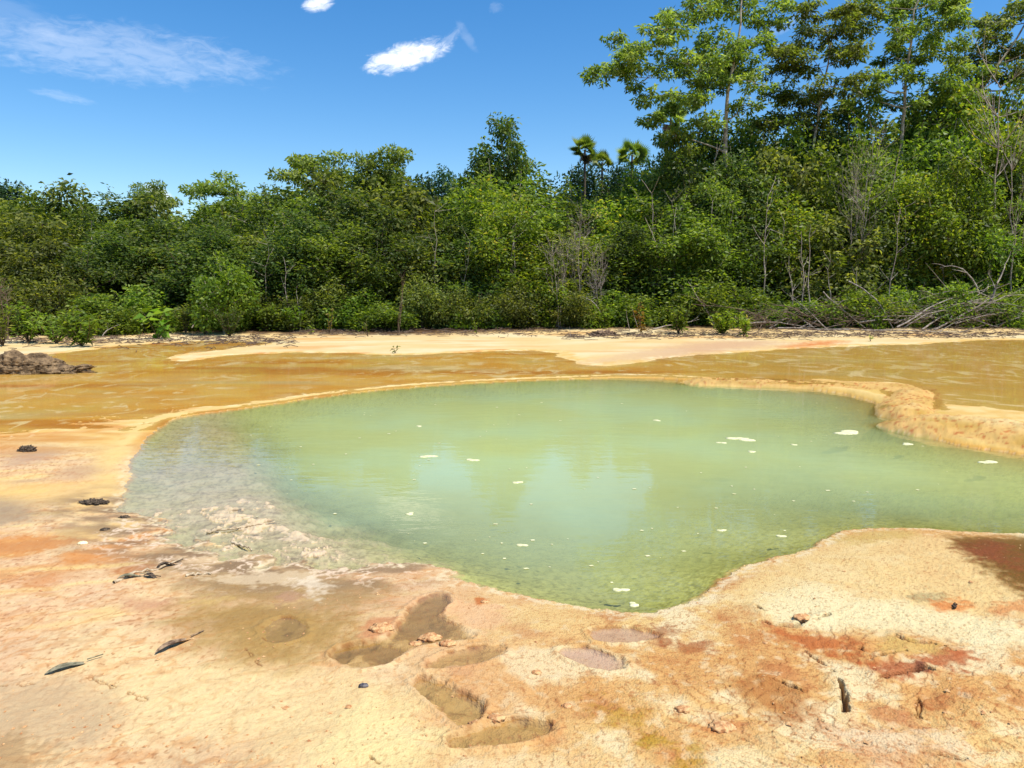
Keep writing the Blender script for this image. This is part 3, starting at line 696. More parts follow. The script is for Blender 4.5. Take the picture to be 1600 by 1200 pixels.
def clump_leaves(mb, r, c, rad, n, ln, wd, flat=.7, droop=.3, lvb=.5, updir=.6):
    u = unit(r, n); rad = np.asarray(rad)
    p = u * (r.random(n) ** .45)[:, None] * rad; p[:, 2] *= flat
    ax = u * .8 + unit(r, n) * .9; ax[:, 2] = ax[:, 2] * .6 - droop
    nr_ = unit(r, n) * .9 + np.array([0, 0, updir * .6]) + u * .35
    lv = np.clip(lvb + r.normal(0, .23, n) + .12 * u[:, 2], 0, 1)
    s = r.uniform(.65, 1.25, n)
    mb.leaves(c + p, ax, nr_, ln * s, wd * s, lv)


def skeleton(tb, r, base, clumps, trunk_top, r0, sides=6, bend=.15, stems=1):
    """trunk(s) from base to trunk_top, and a tapered limb out to every clump from the nearest lower point."""
    nodes, nrad = [], []
    base = np.asarray(base, float); top = np.asarray(trunk_top, float)
    H = max(top[2] - base[2], .3)
    for s in range(stems):
        t = np.linspace(0, 1, 9)[:, None]
        off = np.array([r.normal(0, .05 * H), r.normal(0, .05 * H), 0]) if s else np.zeros(3)
        wob = np.cumsum(r.normal(0, bend * H / 9, (9, 3)) * np.array([1, 1, .15]), 0); wob -= t * wob[-1]
        ptop = top + (np.array([r.normal(0, .18 * H), r.normal(0, .18 * H), -r.random() * .2 * H]) if s else 0)
        pts = base + off * .5 + (ptop - base - off * .5) * t + wob; pts[0, 2] -= .15
        rad = r0 * (1 - .78 * t[:, 0]) * (1 if s == 0 else .75); rad[0] *= 1.35
        tb.tube(pts, rad, sides); nodes += list(pts[2:]); nrad += list(rad[2:])
    order = np.argsort([np.linalg.norm(c[:2] - top[:2]) + .3 * abs(c[2] - top[2]) for c in clumps])
    for i in order:
        c = np.asarray(clumps[i]); N = np.array(nodes); d = np.linalg.norm(N - c, axis=1) + np.where(N[:, 2] > c[2] - .05 * H, 2.5, 0)
        j = int(np.argmin(d)); a = N[j]; L = np.linalg.norm(c - a)
        if L < .05: continue
        t = np.linspace(0, 1, 6)[:, None]; sag = np.sin(t * np.pi) * np.array([r.normal(0, .08), r.normal(0, .08), r.uniform(-.12, .10)]) * L
        pts = a + (c - a) * t + sag; ra = min(nrad[j] * .75, .035 * L + .02)
        rad = ra * (1 - .75 * t[:, 0]); tb.tube(pts, rad, 5)
        nodes += list(pts[2:]); nrad += list(rad[2:])
    return nodes


def twigs(tb, r, c, rad, n, thick=.008):
    for _ in range(n):
        d = unit(r, 1)[0]; d[2] = abs(d[2]) * .6; t = np.linspace(0, 1, 4)[:, None]
        tb.tube(c + d * rad * t + r.normal(0, .05 * rad, (4, 3)), thick * (1 - .7 * t[:, 0]), 3)


def crown_pts(r, n, H, z0, R, shape):
    out = []
    while len(out) < n:
        p = r.uniform(-1, 1, 3); q = np.hypot(p[0], p[1])
        t = (p[2] + 1) / 2
        prof = {'round': math.sqrt(max(0, 1 - (2 * t - 1) ** 2)) * 1.0, 'full': min(1, (1 - t) * 2.2) ** .6 * .95 + .05, 'cone': (1 - t) * .9 + .15, 'umbrella': .35 + .65 * t if t < .85 else .8, 'column': .75 * math.sqrt(max(0, 1 - (2 * t - 1) ** 4))}[shape]
        if q > prof or q < prof * .35 * r.random(): continue
        out.append(np.array([p[0] * R, p[1] * R, z0 + t * (H - z0)]))
    return out


# kind: H, z0, R, shape, nclump, clump radius, leaves per clump, leaf length, width, flat, droop, material, bark, trunk radius, stems
KINDS = {
    'broad': (6.0, .4, 1.75, 'full', 46, .50, 130, .25, .115, .8, .55, 'olive', BARK_DARK, .07, 2),
    'dense': (6.0, .3, 1.65, 'full', 60, .48, 190, .17, .075, .75, .30, 'dark', BARK_DARK, .07, 2),
    'green': (6.0, .5, 1.70, 'full', 50, .50, 170, .19, .085, .65, .25, 'mid', BARK_PALE, .06, 2),
    'yellow': (6.0, .6, 1.60, 'round', 42, .46, 150, .19, .085, .6, .2, 'yellow', BARK_PALE, .05, 3),
    'layer': (7.0, 2.6, 2.1, 'umbrella', 40, .55, 170, .20, .085, .38, .20, 'tall', BARK_PALE, .10, 1),
    'open': (7.5, 2.4, 1.35, 'column', 38, .38, 120, .21, .085, .7, .35, 'dark', BARK_PALE, .07, 2),
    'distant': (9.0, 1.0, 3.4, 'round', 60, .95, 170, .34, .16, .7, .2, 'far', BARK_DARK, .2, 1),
    'bush': (2.2, .05, 1.05, 'full', 30, .36, 120, .16, .075, .75, .2, 'mid', BARK_DARK, .03, 4),
    'scrub': (2.2, .05, 1.15, 'full', 30, .36, 120, .15, .065, .75, .2, 'olive', BARK_DARK, .03, 4),
    'lime': (2.4, .1, 1.0, 'full', 30, .34, 130, .15, .075, .7, .1, 'bright', BARK_PALE, .03, 3),
    'gold': (2.2, .1, 1.0, 'full', 26, .36, 110, .17, .075, .65, .2, 'yellow', BARK_PALE, .03, 4),
}
PROTO = {}


def proto(kind, s):
    if (kind, s) in PROTO: return PROTO[(kind, s)], False
    H, z0, R, shape, nc, cr, nl, ln, wd, flat, droop, lm, bk, tr, st = KINDS[kind]
    r = np.random.default_rng(abs(hash_(kind)) + 101 * s); root = empty(PNAME[kind])
    pts = crown_pts(r, nc, H - .2, z0 + .2, R, shape)
    tb = MB(); skeleton(tb, r, (0, 0, 0), pts, (r.normal(0, .1 * R), r.normal(0, .1 * R), H * .86), tr, 6, .10, st)
    mb = MB()
    for p in pts:
        sc = r.uniform(.65, 1.3); lvb = np.clip(.45 + r.normal(0, .14), .1, .9)
        lvb = .5 + (lvb - .5) * .6; fl_ = flat if shape == 'umbrella' else min(1.1, flat * 1.4); big = 1.0 if shape == 'umbrella' else 1.3
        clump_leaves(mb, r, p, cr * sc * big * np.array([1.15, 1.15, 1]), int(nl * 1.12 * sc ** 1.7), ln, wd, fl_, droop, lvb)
        if shape != 'umbrella' and r.random() < .55:      # a loose shoot that breaks the outline
            d = np.array([p[0], p[1], 0]) / (np.hypot(p[0], p[1]) + .1) + r.normal(0, .4, 3); d[2] = abs(d[2]) + .55; e = p + d * cr * r.uniform(.8, 1.5)
            tb_pts = np.stack([p, (p + e) / 2 + r.normal(0, .04, 3), e]); tb.tube(tb_pts, [.014, .010, .005], 3)
            q_ = r.random(26)[:, None]; clump_c = p + (e - p) * q_ + r.normal(0, .07, (26, 3)); ax_ = unit(r, 26); ax_[:, 2] = ax_[:, 2] * .5 - droop * .5
            mb.leaves(clump_c, ax_, unit(r, 26) * .8 + np.array([0, 0, .5]), ln * r.uniform(.7, 1.2, 26), wd * r.uniform(.8, 1.2, 26), np.clip(lvb + .1 + r.normal(0, .2, 26), 0, 1))
        twigs(tb, r, p, cr * sc, 3, .010)
    tb.build("trunk", bk, root, True); mb.build("crown", LM[lm], root)
    PROTO[(kind, s)] = root; return root, True


def hash_(s):
    h = 7
    for ch in s: h = (h * 131 + ord(ch)) % 1000003
    return h


PNAME = {'broad': 'broadleaf_tree', 'dense': 'evergreen_tree', 'green': 'broadleaf_tree', 'yellow': 'broadleaf_tree', 'layer': 'layered_tree', 'open': 'slender_tree', 'distant': 'distant_tree',
         'bush': 'bush', 'scrub': 'bush', 'lime': 'bush', 'gold': 'bush'}
PCAT = {k: ('bush' if v == 'bush' else 'tree') for k, v in PNAME.items()}


def plant(kind, s, x, y, H, Rr=None, rz=0.0, label=None, group=None, tilt=0.0, name=None):
    root, first = proto(kind, s)
    o = root if first else copy_tree(root)
    if name: o.name = name
    k = KINDS[kind]; sz = H / k[0]; sx = (Rr / k[2]) if Rr else sz
    o.location = (x, y, gz(x, y) - .03); o.rotation_euler = (tilt, tilt * .6, rz); o.scale = (sx, sx, sz)
    for q in ('label', 'category', 'group'):
        if q in o: del o[q]
    tag(o, label, PCAT[kind], group); return o


LOOK = {'broad': 'olive green large-leaved', 'dense': 'dark green small-leaved', 'green': 'mid green leafy', 'yellow': 'yellow-green sunlit', 'layer': 'flat-layered green', 'open': 'slender open-crowned',
        'bush': 'mid green', 'scrub': 'dull olive', 'lime': 'bright green', 'gold': 'yellowish green', 'distant': 'dark bluish green'}
MARKS = [(-250, 65, 'above the dark grey rock'), (65, 145, 'behind the leafy bushes on the left bank'), (145, 225, 'left of the big-leaved yellow sapling'),
         (225, 290, 'behind the big-leaved yellow sapling'), (290, 400, 'behind the bright green rounded shrub'), (400, 480, 'right of the bright green rounded shrub'),
         (480, 570, 'behind the low fern clump'), (570, 660, 'behind the pale twin-stemmed sapling'), (660, 740, 'left of the grass tuft on the sand'), (740, 830, 'behind the grass tuft on the sand'),
         (830, 910, 'beside the grey leafless thicket'), (910, 990, 'above the dark log on the sand'), (990, 1080, 'left of the tallest pale trunk'), (1080, 1170, 'at the foot of the tallest pale trunk'),
         (1170, 1260, 'behind the thin pale bare stems'), (1260, 1350, 'over the left end of the branch pile'), (1350, 1440, 'over the middle of the branch pile'),
         (1440, 1530, 'over the right end of the branch pile'), (1530, 1900, 'around the tall bare grey tree')]


def mark(u):
    for a, b, t in MARKS:
        if a <= u < b: return t
    return MARKS[-1][2]


# (u, top v, distance Y, kind, radius px, row)
ROWS = []
SKYLINE = [(-60, 285), (0, 287), (50, 290), (105, 282), (150, 286), (195, 305), (240, 300), (275, 318), (310, 308), (345, 282), (385, 280), (425, 290), (455, 268), (495, 255), (530, 270), (560, 265), (595, 245), (635, 262),
           (675, 282), (705, 272), (740, 258), (775, 225), (810, 220), (845, 262), (885, 272), (930, 285), (975, 268), (1010, 262), (1050, 232), (1090, 200), (1130, 190), (1170, 180), (1215, 175), (1260, 172), (1310, 170), (1350, 160),
           (1390, 152), (1430, 142), (1475, 135), (1520, 130), (1560, 118), (1600, 130), (1650, 120), (1700, 120)]


def sky_v(u):
    a = np.array(SKYLINE); return float(np.interp(u, a[:, 0], a[:, 1]))


rng = np.random.default_rng(2024)
specs = []   # u, vtop, Y, kind, Rpx, row
def pick(u, row):
    if u < 300: p = ['broad', 'broad', 'green', 'dense'] if row else ['bush', 'scrub', 'broad']
    elif u < 700: p = ['dense', 'dense', 'broad', 'green'] if row else ['scrub', 'bush', 'scrub']
    elif u < 900: p = ['dense', 'green', 'yellow', 'dense'] if row else ['bush', 'gold', 'scrub']
    elif u < 1150: p = ['green', 'yellow', 'green', 'dense'] if row else ['gold', 'bush', 'scrub']
    else: p = ['green', 'yellow', 'green', 'broad', 'dense'] if row else ['bush', 'gold', 'bush']
    return p[int(rng.integers(len(p)))]
u = -90
while u < 1720:      # low bushes along the forest edge
    specs.append((u, rng.uniform(425, 470), 29.3 + rng.uniform(-.5, .8) - (1.8 if u < 180 else 0) - .0008 * max(0, u - 900), pick(u, 0), rng.uniform(34, 52), 0)); u += rng.uniform(40, 62)
u = -110
while u < 1740:      # front trees
    v = mix(sky_v(u), 470, rng.uniform(.30, .52)); specs.append((u, v, 31.3 + rng.uniform(-.6, .8) - (1.5 if u < 150 else 0), pick(u, 1), rng.uniform(52, 72), 1)); u += rng.uniform(52, 74)
u = -80
while u < 1760:      # middle trees
    v = mix(sky_v(u), 470, rng.uniform(.10, .24)); specs.append((u, v, 34.0 + rng.uniform(-.7, .9), pick(u, 1), rng.uniform(56, 78), 2)); u += rng.uniform(58, 80)
u = -100
while u < 1780:      # skyline trees
    v = sky_v(u) + rng.uniform(-4, 10); k = pick(u, 1)
    specs.append((u, v, 38 + rng.uniform(-1, 1.5), k, rng.uniform(54, 76), 3)); u += rng.uniform(54, 76)
u = -140
while u < 1800:      # filler behind
    specs.append((u, sky_v(u) + rng.uniform(18, 40), 45 + rng.uniform(-2, 3), ['dense', 'broad'][int(rng.integers(2))], rng.uniform(80, 110), 4)); u += rng.uniform(80, 110)
cells = {}
for i, s in enumerate(specs): cells.setdefault((mark(s[0]), s[5], s[3]), []).append(i)
ROWN = {0: ('low %s edge bush %s', 'bushes along the forest edge'), 1: ('%s front tree %s', 'trees in the front row of the forest'), 2: ('%s second-row tree %s', 'trees in the second row of the forest'),
        3: ('%s tree topping the skyline %s', 'trees along the forest skyline'), 4: ('%s tree deep in the forest %s', 'trees deep in the forest')}
for i, (u, v, Y, kind, Rp, row) in enumerate(specs):
    p = P(u, v, Y); zb = gz(p[0], Y); H = max(.8, p[2] - zb); Rr = Rp / FPX * Y
    same = cells[(mark(u), row, kind)]; look = LOOK[kind]
    if row == 0 and kind == 'broad': kind = 'scrub'
    lab = ROWN[row][0] % (look, mark(u))
    if len(same) == 2: lab = ('leftmost ' if i == same[0] else 'rightmost ') + lab
    elif len(same) > 2: lab = ('leftmost ' if i == same[0] else 'rightmost ' if i == same[-1] else 'middle ') + lab
    plant(kind, int(rng.integers(3)), p[0], Y, H, Rr, rng.uniform(0, 6.28), lab, ROWN[row][1], rng.normal(0, .03))

# single trees that stand out along the skyline
plant('layer', 0, P(490, 250, 40)[0], 40, P(490, 246, 40)[2], 2.3, .4, 'flat-topped tree with layered crown on the left centre skyline', None)
plant('layer', 1, P(600, 250, 40)[0], 40, P(600, 240, 40)[2], 1.9, 2.2, 'layered tree whose twin sprays poke above the centre skyline', None)
plant('open', 0, P(790, 190, 38)[0], 38, P(790, 186, 38)[2], 1.35, 1.0, 'tall slender open tree rising alone above the centre skyline')
plant('open', 1, P(762, 235, 38.6)[0], 38.6, P(762, 232, 38.6)[2], 1.1, 3.0, 'shorter slender tree leaning on the lone tall centre tree')
for k_, (u_, v_, lab_) in enumerate([(1118, 178, 'open slender tree just behind the tallest pale trunk'), (1205, 150, 'open slender tree left of the slanting pale trunk'), (1262, 165, 'open slender tree crossing the slanting pale trunk'), (1345, 148, 'open slender tree left of the dark forked trunk'), (1455, 120, 'open slender tree right of the dark forked trunk'), (1530, 100, 'open slender tree behind the tall bare grey tree')]):
    plant('open', k_ % 3, P(u_, v_, 40)[0], 40 + k_ % 2, P(u_, v_, 40)[2] - gz(P(u_, v_, 40)[0], 40), 1.6, k_ * 1.7, lab_, 'slender trees between the tall canopy trees')
plant('layer', 2, P(355, 275, 44)[0], 44, P(355, 274, 44)[2], 2.4, 1.1, 'hazy rounded tree top behind the bright green shrub')
plant('layer', 0, P(240, 300, 40)[0], 40, P(240, 294, 40)[2], 1.3, 4.0, 'small spreading tree in front of the white cloud patch')
plant('layer', 1, P(1062, 215, 37)[0], 37, P(1062, 211, 37)[2], 1.6, 5.0, 'yellow-green umbrella tree left of the tallest pale trunk')
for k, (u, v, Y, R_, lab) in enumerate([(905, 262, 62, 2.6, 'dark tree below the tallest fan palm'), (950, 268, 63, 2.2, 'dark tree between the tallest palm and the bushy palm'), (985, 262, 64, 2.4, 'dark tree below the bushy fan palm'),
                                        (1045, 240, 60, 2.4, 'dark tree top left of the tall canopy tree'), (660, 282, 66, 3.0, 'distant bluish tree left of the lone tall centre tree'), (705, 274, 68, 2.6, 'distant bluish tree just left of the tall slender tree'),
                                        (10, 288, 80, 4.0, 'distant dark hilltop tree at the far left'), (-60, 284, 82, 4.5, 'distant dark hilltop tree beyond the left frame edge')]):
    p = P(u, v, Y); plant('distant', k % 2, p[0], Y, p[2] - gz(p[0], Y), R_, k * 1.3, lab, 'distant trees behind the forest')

# ------------------------------------------------------------------ tall canopy trees on the right
def tall_tree(name, label, base_u, Y, trunk_px, clumps_px, seed, lm='tall', r0=.16, dens=1.0):
    r = np.random.default_rng(seed); bx = P(base_u, 400, Y)[0]; bz = gz(bx, Y); root = empty(name, (bx, Y, bz)); tag(root, label, 'tree', 'tall canopy trees on the right')
    o = np.array([bx, Y, bz]); tp = [np.zeros(3)] + [P(u, v, Y) - o for u, v in trunk_px]
    pts, rad = [], []
    cl = []
    for (u, v, rp) in clumps_px:
        yy = Y + r.uniform(-1.8, 1.8); c = P(u, v, yy) - o; cl.append((c, rp / FPX * yy))
    tb = MB(); mb = MB()
    # main trunk through the surveyed points
    tp = np.array(tp); seg = np.concatenate([[0], np.cumsum(np.linalg.norm(np.diff(tp, axis=0), axis=1))]); t = np.linspace(0, seg[-1], 22)
    trunk = np.stack([np.interp(t, seg, tp[:, i]) for i in range(3)], 1); trunk += np.cumsum(r.normal(0, .035, trunk.shape), 0) * np.array([1, 1, 0])
    trad = r0 * (1 - .8 * t / seg[-1]); trad[0] *= 1.4; tb.tube(trunk, trad, 8)
    nodes, nrad = list(trunk[8:]), list(trad[8:])
    order = np.argsort([np.min(np.linalg.norm(trunk - c, axis=1)) for c, _ in cl])
    for i in order:
        c, R_ = cl[i]; N = np.array(nodes); d = np.linalg.norm(N - c, axis=1) + np.where(N[:, 2] > c[2] - .3, 3.0, 0) + .12 * np.abs(N[:, 2] - c[2])
        j = int(np.argmin(d)); a = N[j]; L = np.linalg.norm(c - a); tt = np.linspace(0, 1, 7)[:, None]
        pts = a + (c - a) * tt + np.sin(tt * np.pi) * np.array([r.normal(0, .06), r.normal(0, .06), r.uniform(-.14, .02)]) * L
        ra = min(nrad[j] * .7, .016 * L + .022); rd = ra * (1 - .7 * tt[:, 0]); tb.tube(pts, rd, 5); nodes += list(pts[2:]); nrad += list(rd[2:])
        # leaf sprays at the end of the limb
        nsub = 8
        for q in range(nsub):
            off = unit(r, 1)[0] * R_ * r.uniform(.5, 1.25) * np.array([1.25, 1.25, .62]); e = c + off
            tb.tube(np.stack([c, c + off * .5 + r.normal(0, .04, 3), e]), [.016, .011, .006], 3)
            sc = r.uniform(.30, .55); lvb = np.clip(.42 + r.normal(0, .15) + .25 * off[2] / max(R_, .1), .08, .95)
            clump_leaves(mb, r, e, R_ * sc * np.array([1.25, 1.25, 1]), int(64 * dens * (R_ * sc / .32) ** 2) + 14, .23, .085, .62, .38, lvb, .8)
    tb.build("trunk", BARK_PALE, root, True); mb.build("crown", LM[lm], root); return root


T1 = [(932, 115, 14), (960, 60, 12), (945, 116, 20), (968, 100, 20), (985, 92, 24), (1003, 75, 22), (1012, 122, 24), (1042, 46, 24), (1035, 70, 14), (1062, 22, 26), (1052, 90, 26), (1075, 100, 22), (1095, 12, 24), (1132, 0, 28), (1165, 16, 26), (1108, 58, 20), (1130, 70, 28), (1160, 86, 26),
      (1185, 62, 22), (1022, 150, 20), (1058, 150, 24), (1010, 188, 18), (1040, 170, 14), (1090, 112, 26), (1120, 130, 26), (1150, 112, 24), (1180, 130, 22), (1212, 16, 22), (1200, 40, 16), (1090, 160, 18), (1130, 100, 24), (1105, 185, 16), (1160, 165, 18), (1060, 212, 20)]
T2 = [(1240, 70, 24), (1270, 18, 22), (1292, 48, 24), (1312, 28, 20), (1335, 52, 22), (1352, 28, 20), (1230, 110, 24), (1270, 92, 26), (1310, 88, 28), (1342, 80, 22), (1300, 135, 26), (1252, 148, 24), (1332, 126, 20), (1280, 165, 24), (1238, 182, 22), (1212, 150, 20), (1318, 12, 14), (1215, 88, 20), (1320, 165, 16), (1205, 190, 18), (1270, 196, 18)]
T3 = [(1362, 8, 22), (1402, 10, 26), (1440, 0, 26), (1484, -6, 26), (1400, 45, 26), (1452, 48, 26), (1500, 38, 24), (1385, 78, 22), (1430, 88, 26), (1482, 78, 26), (1372, 128, 24), (1412, 118, 22), (1352, 150, 18), (1460, 128, 26), (1500, 150, 24), (1440, 158, 22), (1395, 158, 18), (1470, 20, 22), (1515, 112, 22)]
T4 = [(1552, 34, 20), (1590, 22, 24), (1625, 0, 26), (1530, 84, 24), (1580, 80, 26), (1620, 70, 26), (1520, 122, 22), (1570, 112, 26), (1560, 155, 24), (1610, 130, 26), (1500, 100, 16), (1545, 60, 18), (1650, 40, 28), (1600, 170, 22), (1540, 30, 14)]
tall_tree("canopy_tree", "tall pale-trunked tree with layered open crown reaching furthest left into blue sky", 1132, 36, [(1136, 330), (1128, 230), (1136, 140), (1150, 60), (1156, -10)], T1, 5, 'tall', .17)
tall_tree("canopy_tree", "tall tree with slanting pale trunk between the two broadest crowns", 1262, 38, [(1268, 270), (1285, 180), (1302, 100), (1312, 30)], T2, 6, 'tall', .13)
tall_tree("canopy_tree", "broad dark-trunked tree with forked limbs cut by the frame top", 1400, 38, [(1404, 250), (1406, 175), (1411, 100), (1420, 10), (1440, -30)], T3, 7, 'tall', .15)
tall_tree("canopy_tree", "leaning tree with brownish leaf tiers at the top right corner", 1470, 40, [(1480, 250), (1500, 180), (1540, 120), (1590, 50), (1620, -10)], T4, 8, 'olive', .15)


# ------------------------------------------------------------------ fan palms
def palm(u, v, Y, R_, label, seed, dead=3):
    r = np.random.default_rng(seed); p = P(u, v, Y); bz = gz(p[0], Y); root = empty("fan_palm", (p[0], Y, bz)); H = p[2] - bz
    tag(root, label, 'palm', 'fan palms on the skyline')
    tb = MB(); t = np.linspace(0, 1, 8)[:, None]; tb.tube(np.array([0, 0, H]) * t + np.sin(t * 2) * np.array([.15, 0, 0]), .11 - .03 * t[:, 0], 7); tb.build("trunk", BARK_DARK, root, True)
    top = np.array([math.sin(2) * .15, 0, H])
    def frond(mb, az, el, L, lvb, droop, roll=0.0):
        d = np.array([math.cos(az) * math.cos(el), math.sin(az) * math.cos(el), math.sin(el)]); s0 = np.array([-math.sin(az), math.cos(az), 0]); u0 = np.cross(d, -s0); sde = s0 * math.cos(roll) + u0 * math.sin(roll); up = np.cross(d, -sde)
        hub = top + d * L * .45; mb.leaves(top[None], d[None], up[None], np.array([L * .5]), np.array([.05]), np.array([lvb]))
        a = np.linspace(-1.9, 1.9, 19); dirs = np.cos(a)[:, None] * d + np.sin(a)[:, None] * sde; dirs[:, 2] -= droop
        mb.leaves(np.repeat(hub[None], 19, 0), dirs, np.repeat(up[None], 19, 0), L * .60 * (1 - .1 * np.abs(a)), L * .10, np.clip(lvb + r.normal(0, .1, 19), 0, 1), .3)
    mb = MB(); n = 17
    for k in range(n): frond(mb, k * 2.4 + r.normal(0, .2), math.radians(r.uniform(-40, 85)), R_ * r.uniform(.8, 1.05), np.clip(.55 + r.normal(0, .2), 0, 1), .15, r.uniform(-1.3, 1.3))
    mb.build("crown", LM['palm'], root)
    if dead:
        mb = MB()
        for k in range(dead * 2): frond(mb, r.uniform(0, 6.28), math.radians(r.uniform(-80, -55)), R_ * .85, r.random(), .1)
        mb.build("dead_frond", LM['drypalm'], root)


palm(911, 234, 58, 1.35, "tallest fan palm on the skyline, brown skirt below its crown", 1)
palm(938, 254, 60, 1.05, "smallest fan palm between two larger palms on the skyline", 2, 0)
palm(985, 242, 60, 1.5, "bushy wide fan palm on the skyline without a visible trunk", 3, 0)
palm(1045, 185, 50, 1.25, "fan palm with hanging dead fronds under the tall canopy tree", 4, 3)


# ------------------------------------------------------------------ bare trees, stems, thicket
def grow(tb, r, p, d, L, rad, lev, spread=.5, up=.25):
    k = 5; pts = [p]; dd = d / np.linalg.norm(d)
    for i in range(k - 1):
        dd = dd + r.normal(0, .10, 3) + np.array([0, 0, up * .1]); dd /= np.linalg.norm(dd); pts.append(pts[-1] + dd * L / (k - 1))
    tb.tube(np.array(pts), rad * np.linspace(1, .55, k), 5 if lev > 1 else 3)
    if lev <= 0: return
    for _ in range(int(r.integers(3, 5))):
        j = int(r.integers(1, k)); nd = dd + r.normal(0, spread, 3); nd[2] += up
        grow(tb, r, pts[j], nd, L * r.uniform(.5, .75), rad * .5, lev - 1, spread, up)


def bare(name, label, cat, u, vt, Y, seed, rad, lev, m, spread=.4, up=.5, group=None, stems=1, base=None, ub=None):
    r = np.random.default_rng(seed); p = P(u, vt, Y); bx = P(ub, 500, Y)[0] if ub else p[0]; bz = gz(bx, Y)
    root = empty(name, (bx, Y, bz)); tag(root, label, cat, group); H = p[2] - bz
    tb = MB(); tw = MB()
    for s in range(stems):
        d = np.array([p[0] - bx + r.normal(0, .06 * H) * (s > 0), r.normal(0, .05 * H), H]); t = np.linspace(0, 1, 9)[:, None]
        st = np.array([r.normal(0, .15), r.normal(0, .15), 0]) * (s > 0); wob = np.cumsum(r.normal(0, .012 * H, (9, 3)), 0) * np.array([1, 1, .2])
        pts = st + d * t + wob - wob[-1] * t; pts[0, 2] -= .1; tb.tube(pts, rad * (1 - .8 * t[:, 0]), 6)
        if lev >= 0:
            for k in range(16 if lev else 7):
                j = int(r.integers(3, 9)); nd = np.array([r.normal(0, 1), r.normal(0, 1), r.uniform(.3, 1.6) * up * 2]); grow(tw, r, pts[j], nd, H * r.uniform(.10, .22), rad * .35, lev, spread, up)
    tb.build("trunk", m, root, True)
    if tw.n: tw.build("crown", m, root)
    return root


bare("bare_tree", "tall bare grey tree with fine upright twigs at the right edge", "tree", 1566, 135, 30.2, 31, .06, 1, BARK_GREY, .35, .7)
bare("bare_tree", "second bare grey stem just right of the tall bare tree", "tree", 1592, 230, 30.4, 32, .045, 1, BARK_GREY, .35, .7)
for k, (ub, u, v, Y, lab) in enumerate([(1236, 1232, 400, 28.6, "leftmost thin pale bare stem above the dead branch pile"), (1252, 1250, 362, 28.8, "thin pale bare stem forking beside the leftmost bare stem"), (1262, 1268, 350, 28.7, "straightest thin pale bare stem above the dead branch pile"),
                                        (1300, 1296, 410, 29, "thin dark bare stem right of the straight pale stem"), (1340, 1338, 420, 29, "short bare stem over the left half of the branch pile"), (1390, 1394, 330, 29.3, "tall thin bare stem over the middle of the branch pile"),
                                        (1108, 1118, 250, 34, "bare leaning trunk beside the tallest pale trunk"), (1150, 1146, 270, 34, "pale grey trunk right of the tallest pale trunk"),
                                        (455, 446, 415, 28.8, "grey leafless pole standing right of the bright shrub"), (470, 462, 450, 28.7, "short leaning grey pole beside the grey leafless pole"),
                                        (1120, 1075, 440, 28.4, "curving pale bare stem leaning left above the sand"), (1000, 986, 478, 27.2, "short pale stake leaning on the sand right of the dark log"), (985, 978, 482, 27.4, "thin dark stake right of the dark log"), (892, 890, 510, 25.5, "tiny thin stick standing on the sand left of the log")]):
    bare("bare_sapling", lab, "bare sapling", u, v, Y, 50 + k, .030 if k < 11 else .014, 0 if k < 11 else -1, BARK_GREY, .5, .5, "bare stems before the forest", 1, None, ub)
sv = np.random.default_rng(66)
for k, u in enumerate([415, 505, 545, 590, 680, 715, 770, 812, 850, 965, 1025, 1055, 1185, 1215, 1320, 1420, 1480, 1510]):
    n_ = [q for q in [415, 505, 545, 590, 680, 715, 770, 812, 850, 965, 1025, 1055, 1185, 1215, 1320, 1420, 1480, 1510] if mark(q) == mark(u)]
    pre = '' if len(n_) == 1 else ('left ' if u == n_[0] else 'right ')
    bare("bare_sapling", pre + "thin upright pale stem " + mark(u), "bare sapling", u + sv.normal(0, 8), sv.uniform(300, 420), sv.uniform(29.8, 31.0), 600 + k, sv.uniform(.022, .038), 0, BARK_PALE if k % 2 else BARK_GREY, .5, .5, "thin stems among the forest leaves", 1, None, u)
for k, (u, v, Y, lab) in enumerate([(905, 352, 29.6, "grey leafless thicket leaning among green trees, its tallest stems"), (880, 385, 29.2, "lower grey leafless bush left of the tall leafless thicket"), (935, 395, 29.2, "lower grey leafless bush right of the tall leafless thicket"), (1340, 250, 30.5, "grey vine-hung bare bush high above the branch pile")]):
    bare("leafless_bush", lab, "bush", u, v, Y, 80 + k, .018, 1, BARK_GREY, .45, .6, "leafless grey bushes", 4)
bare("sapling", "pale twin-stemmed sapling with few leaves at the sand edge", "sapling", 628, 435, 26.6, 91, .011, 0, BARK_BROWN, .5, .7, None, 3, None, 621)
bare("leafless_bush", "grey twiggy bush at the left edge behind the rock", "bush", 4, 450, 24.5, 92, .025, 1, BARK_BROWN, .4, .5, "leafless grey bushes", 3)


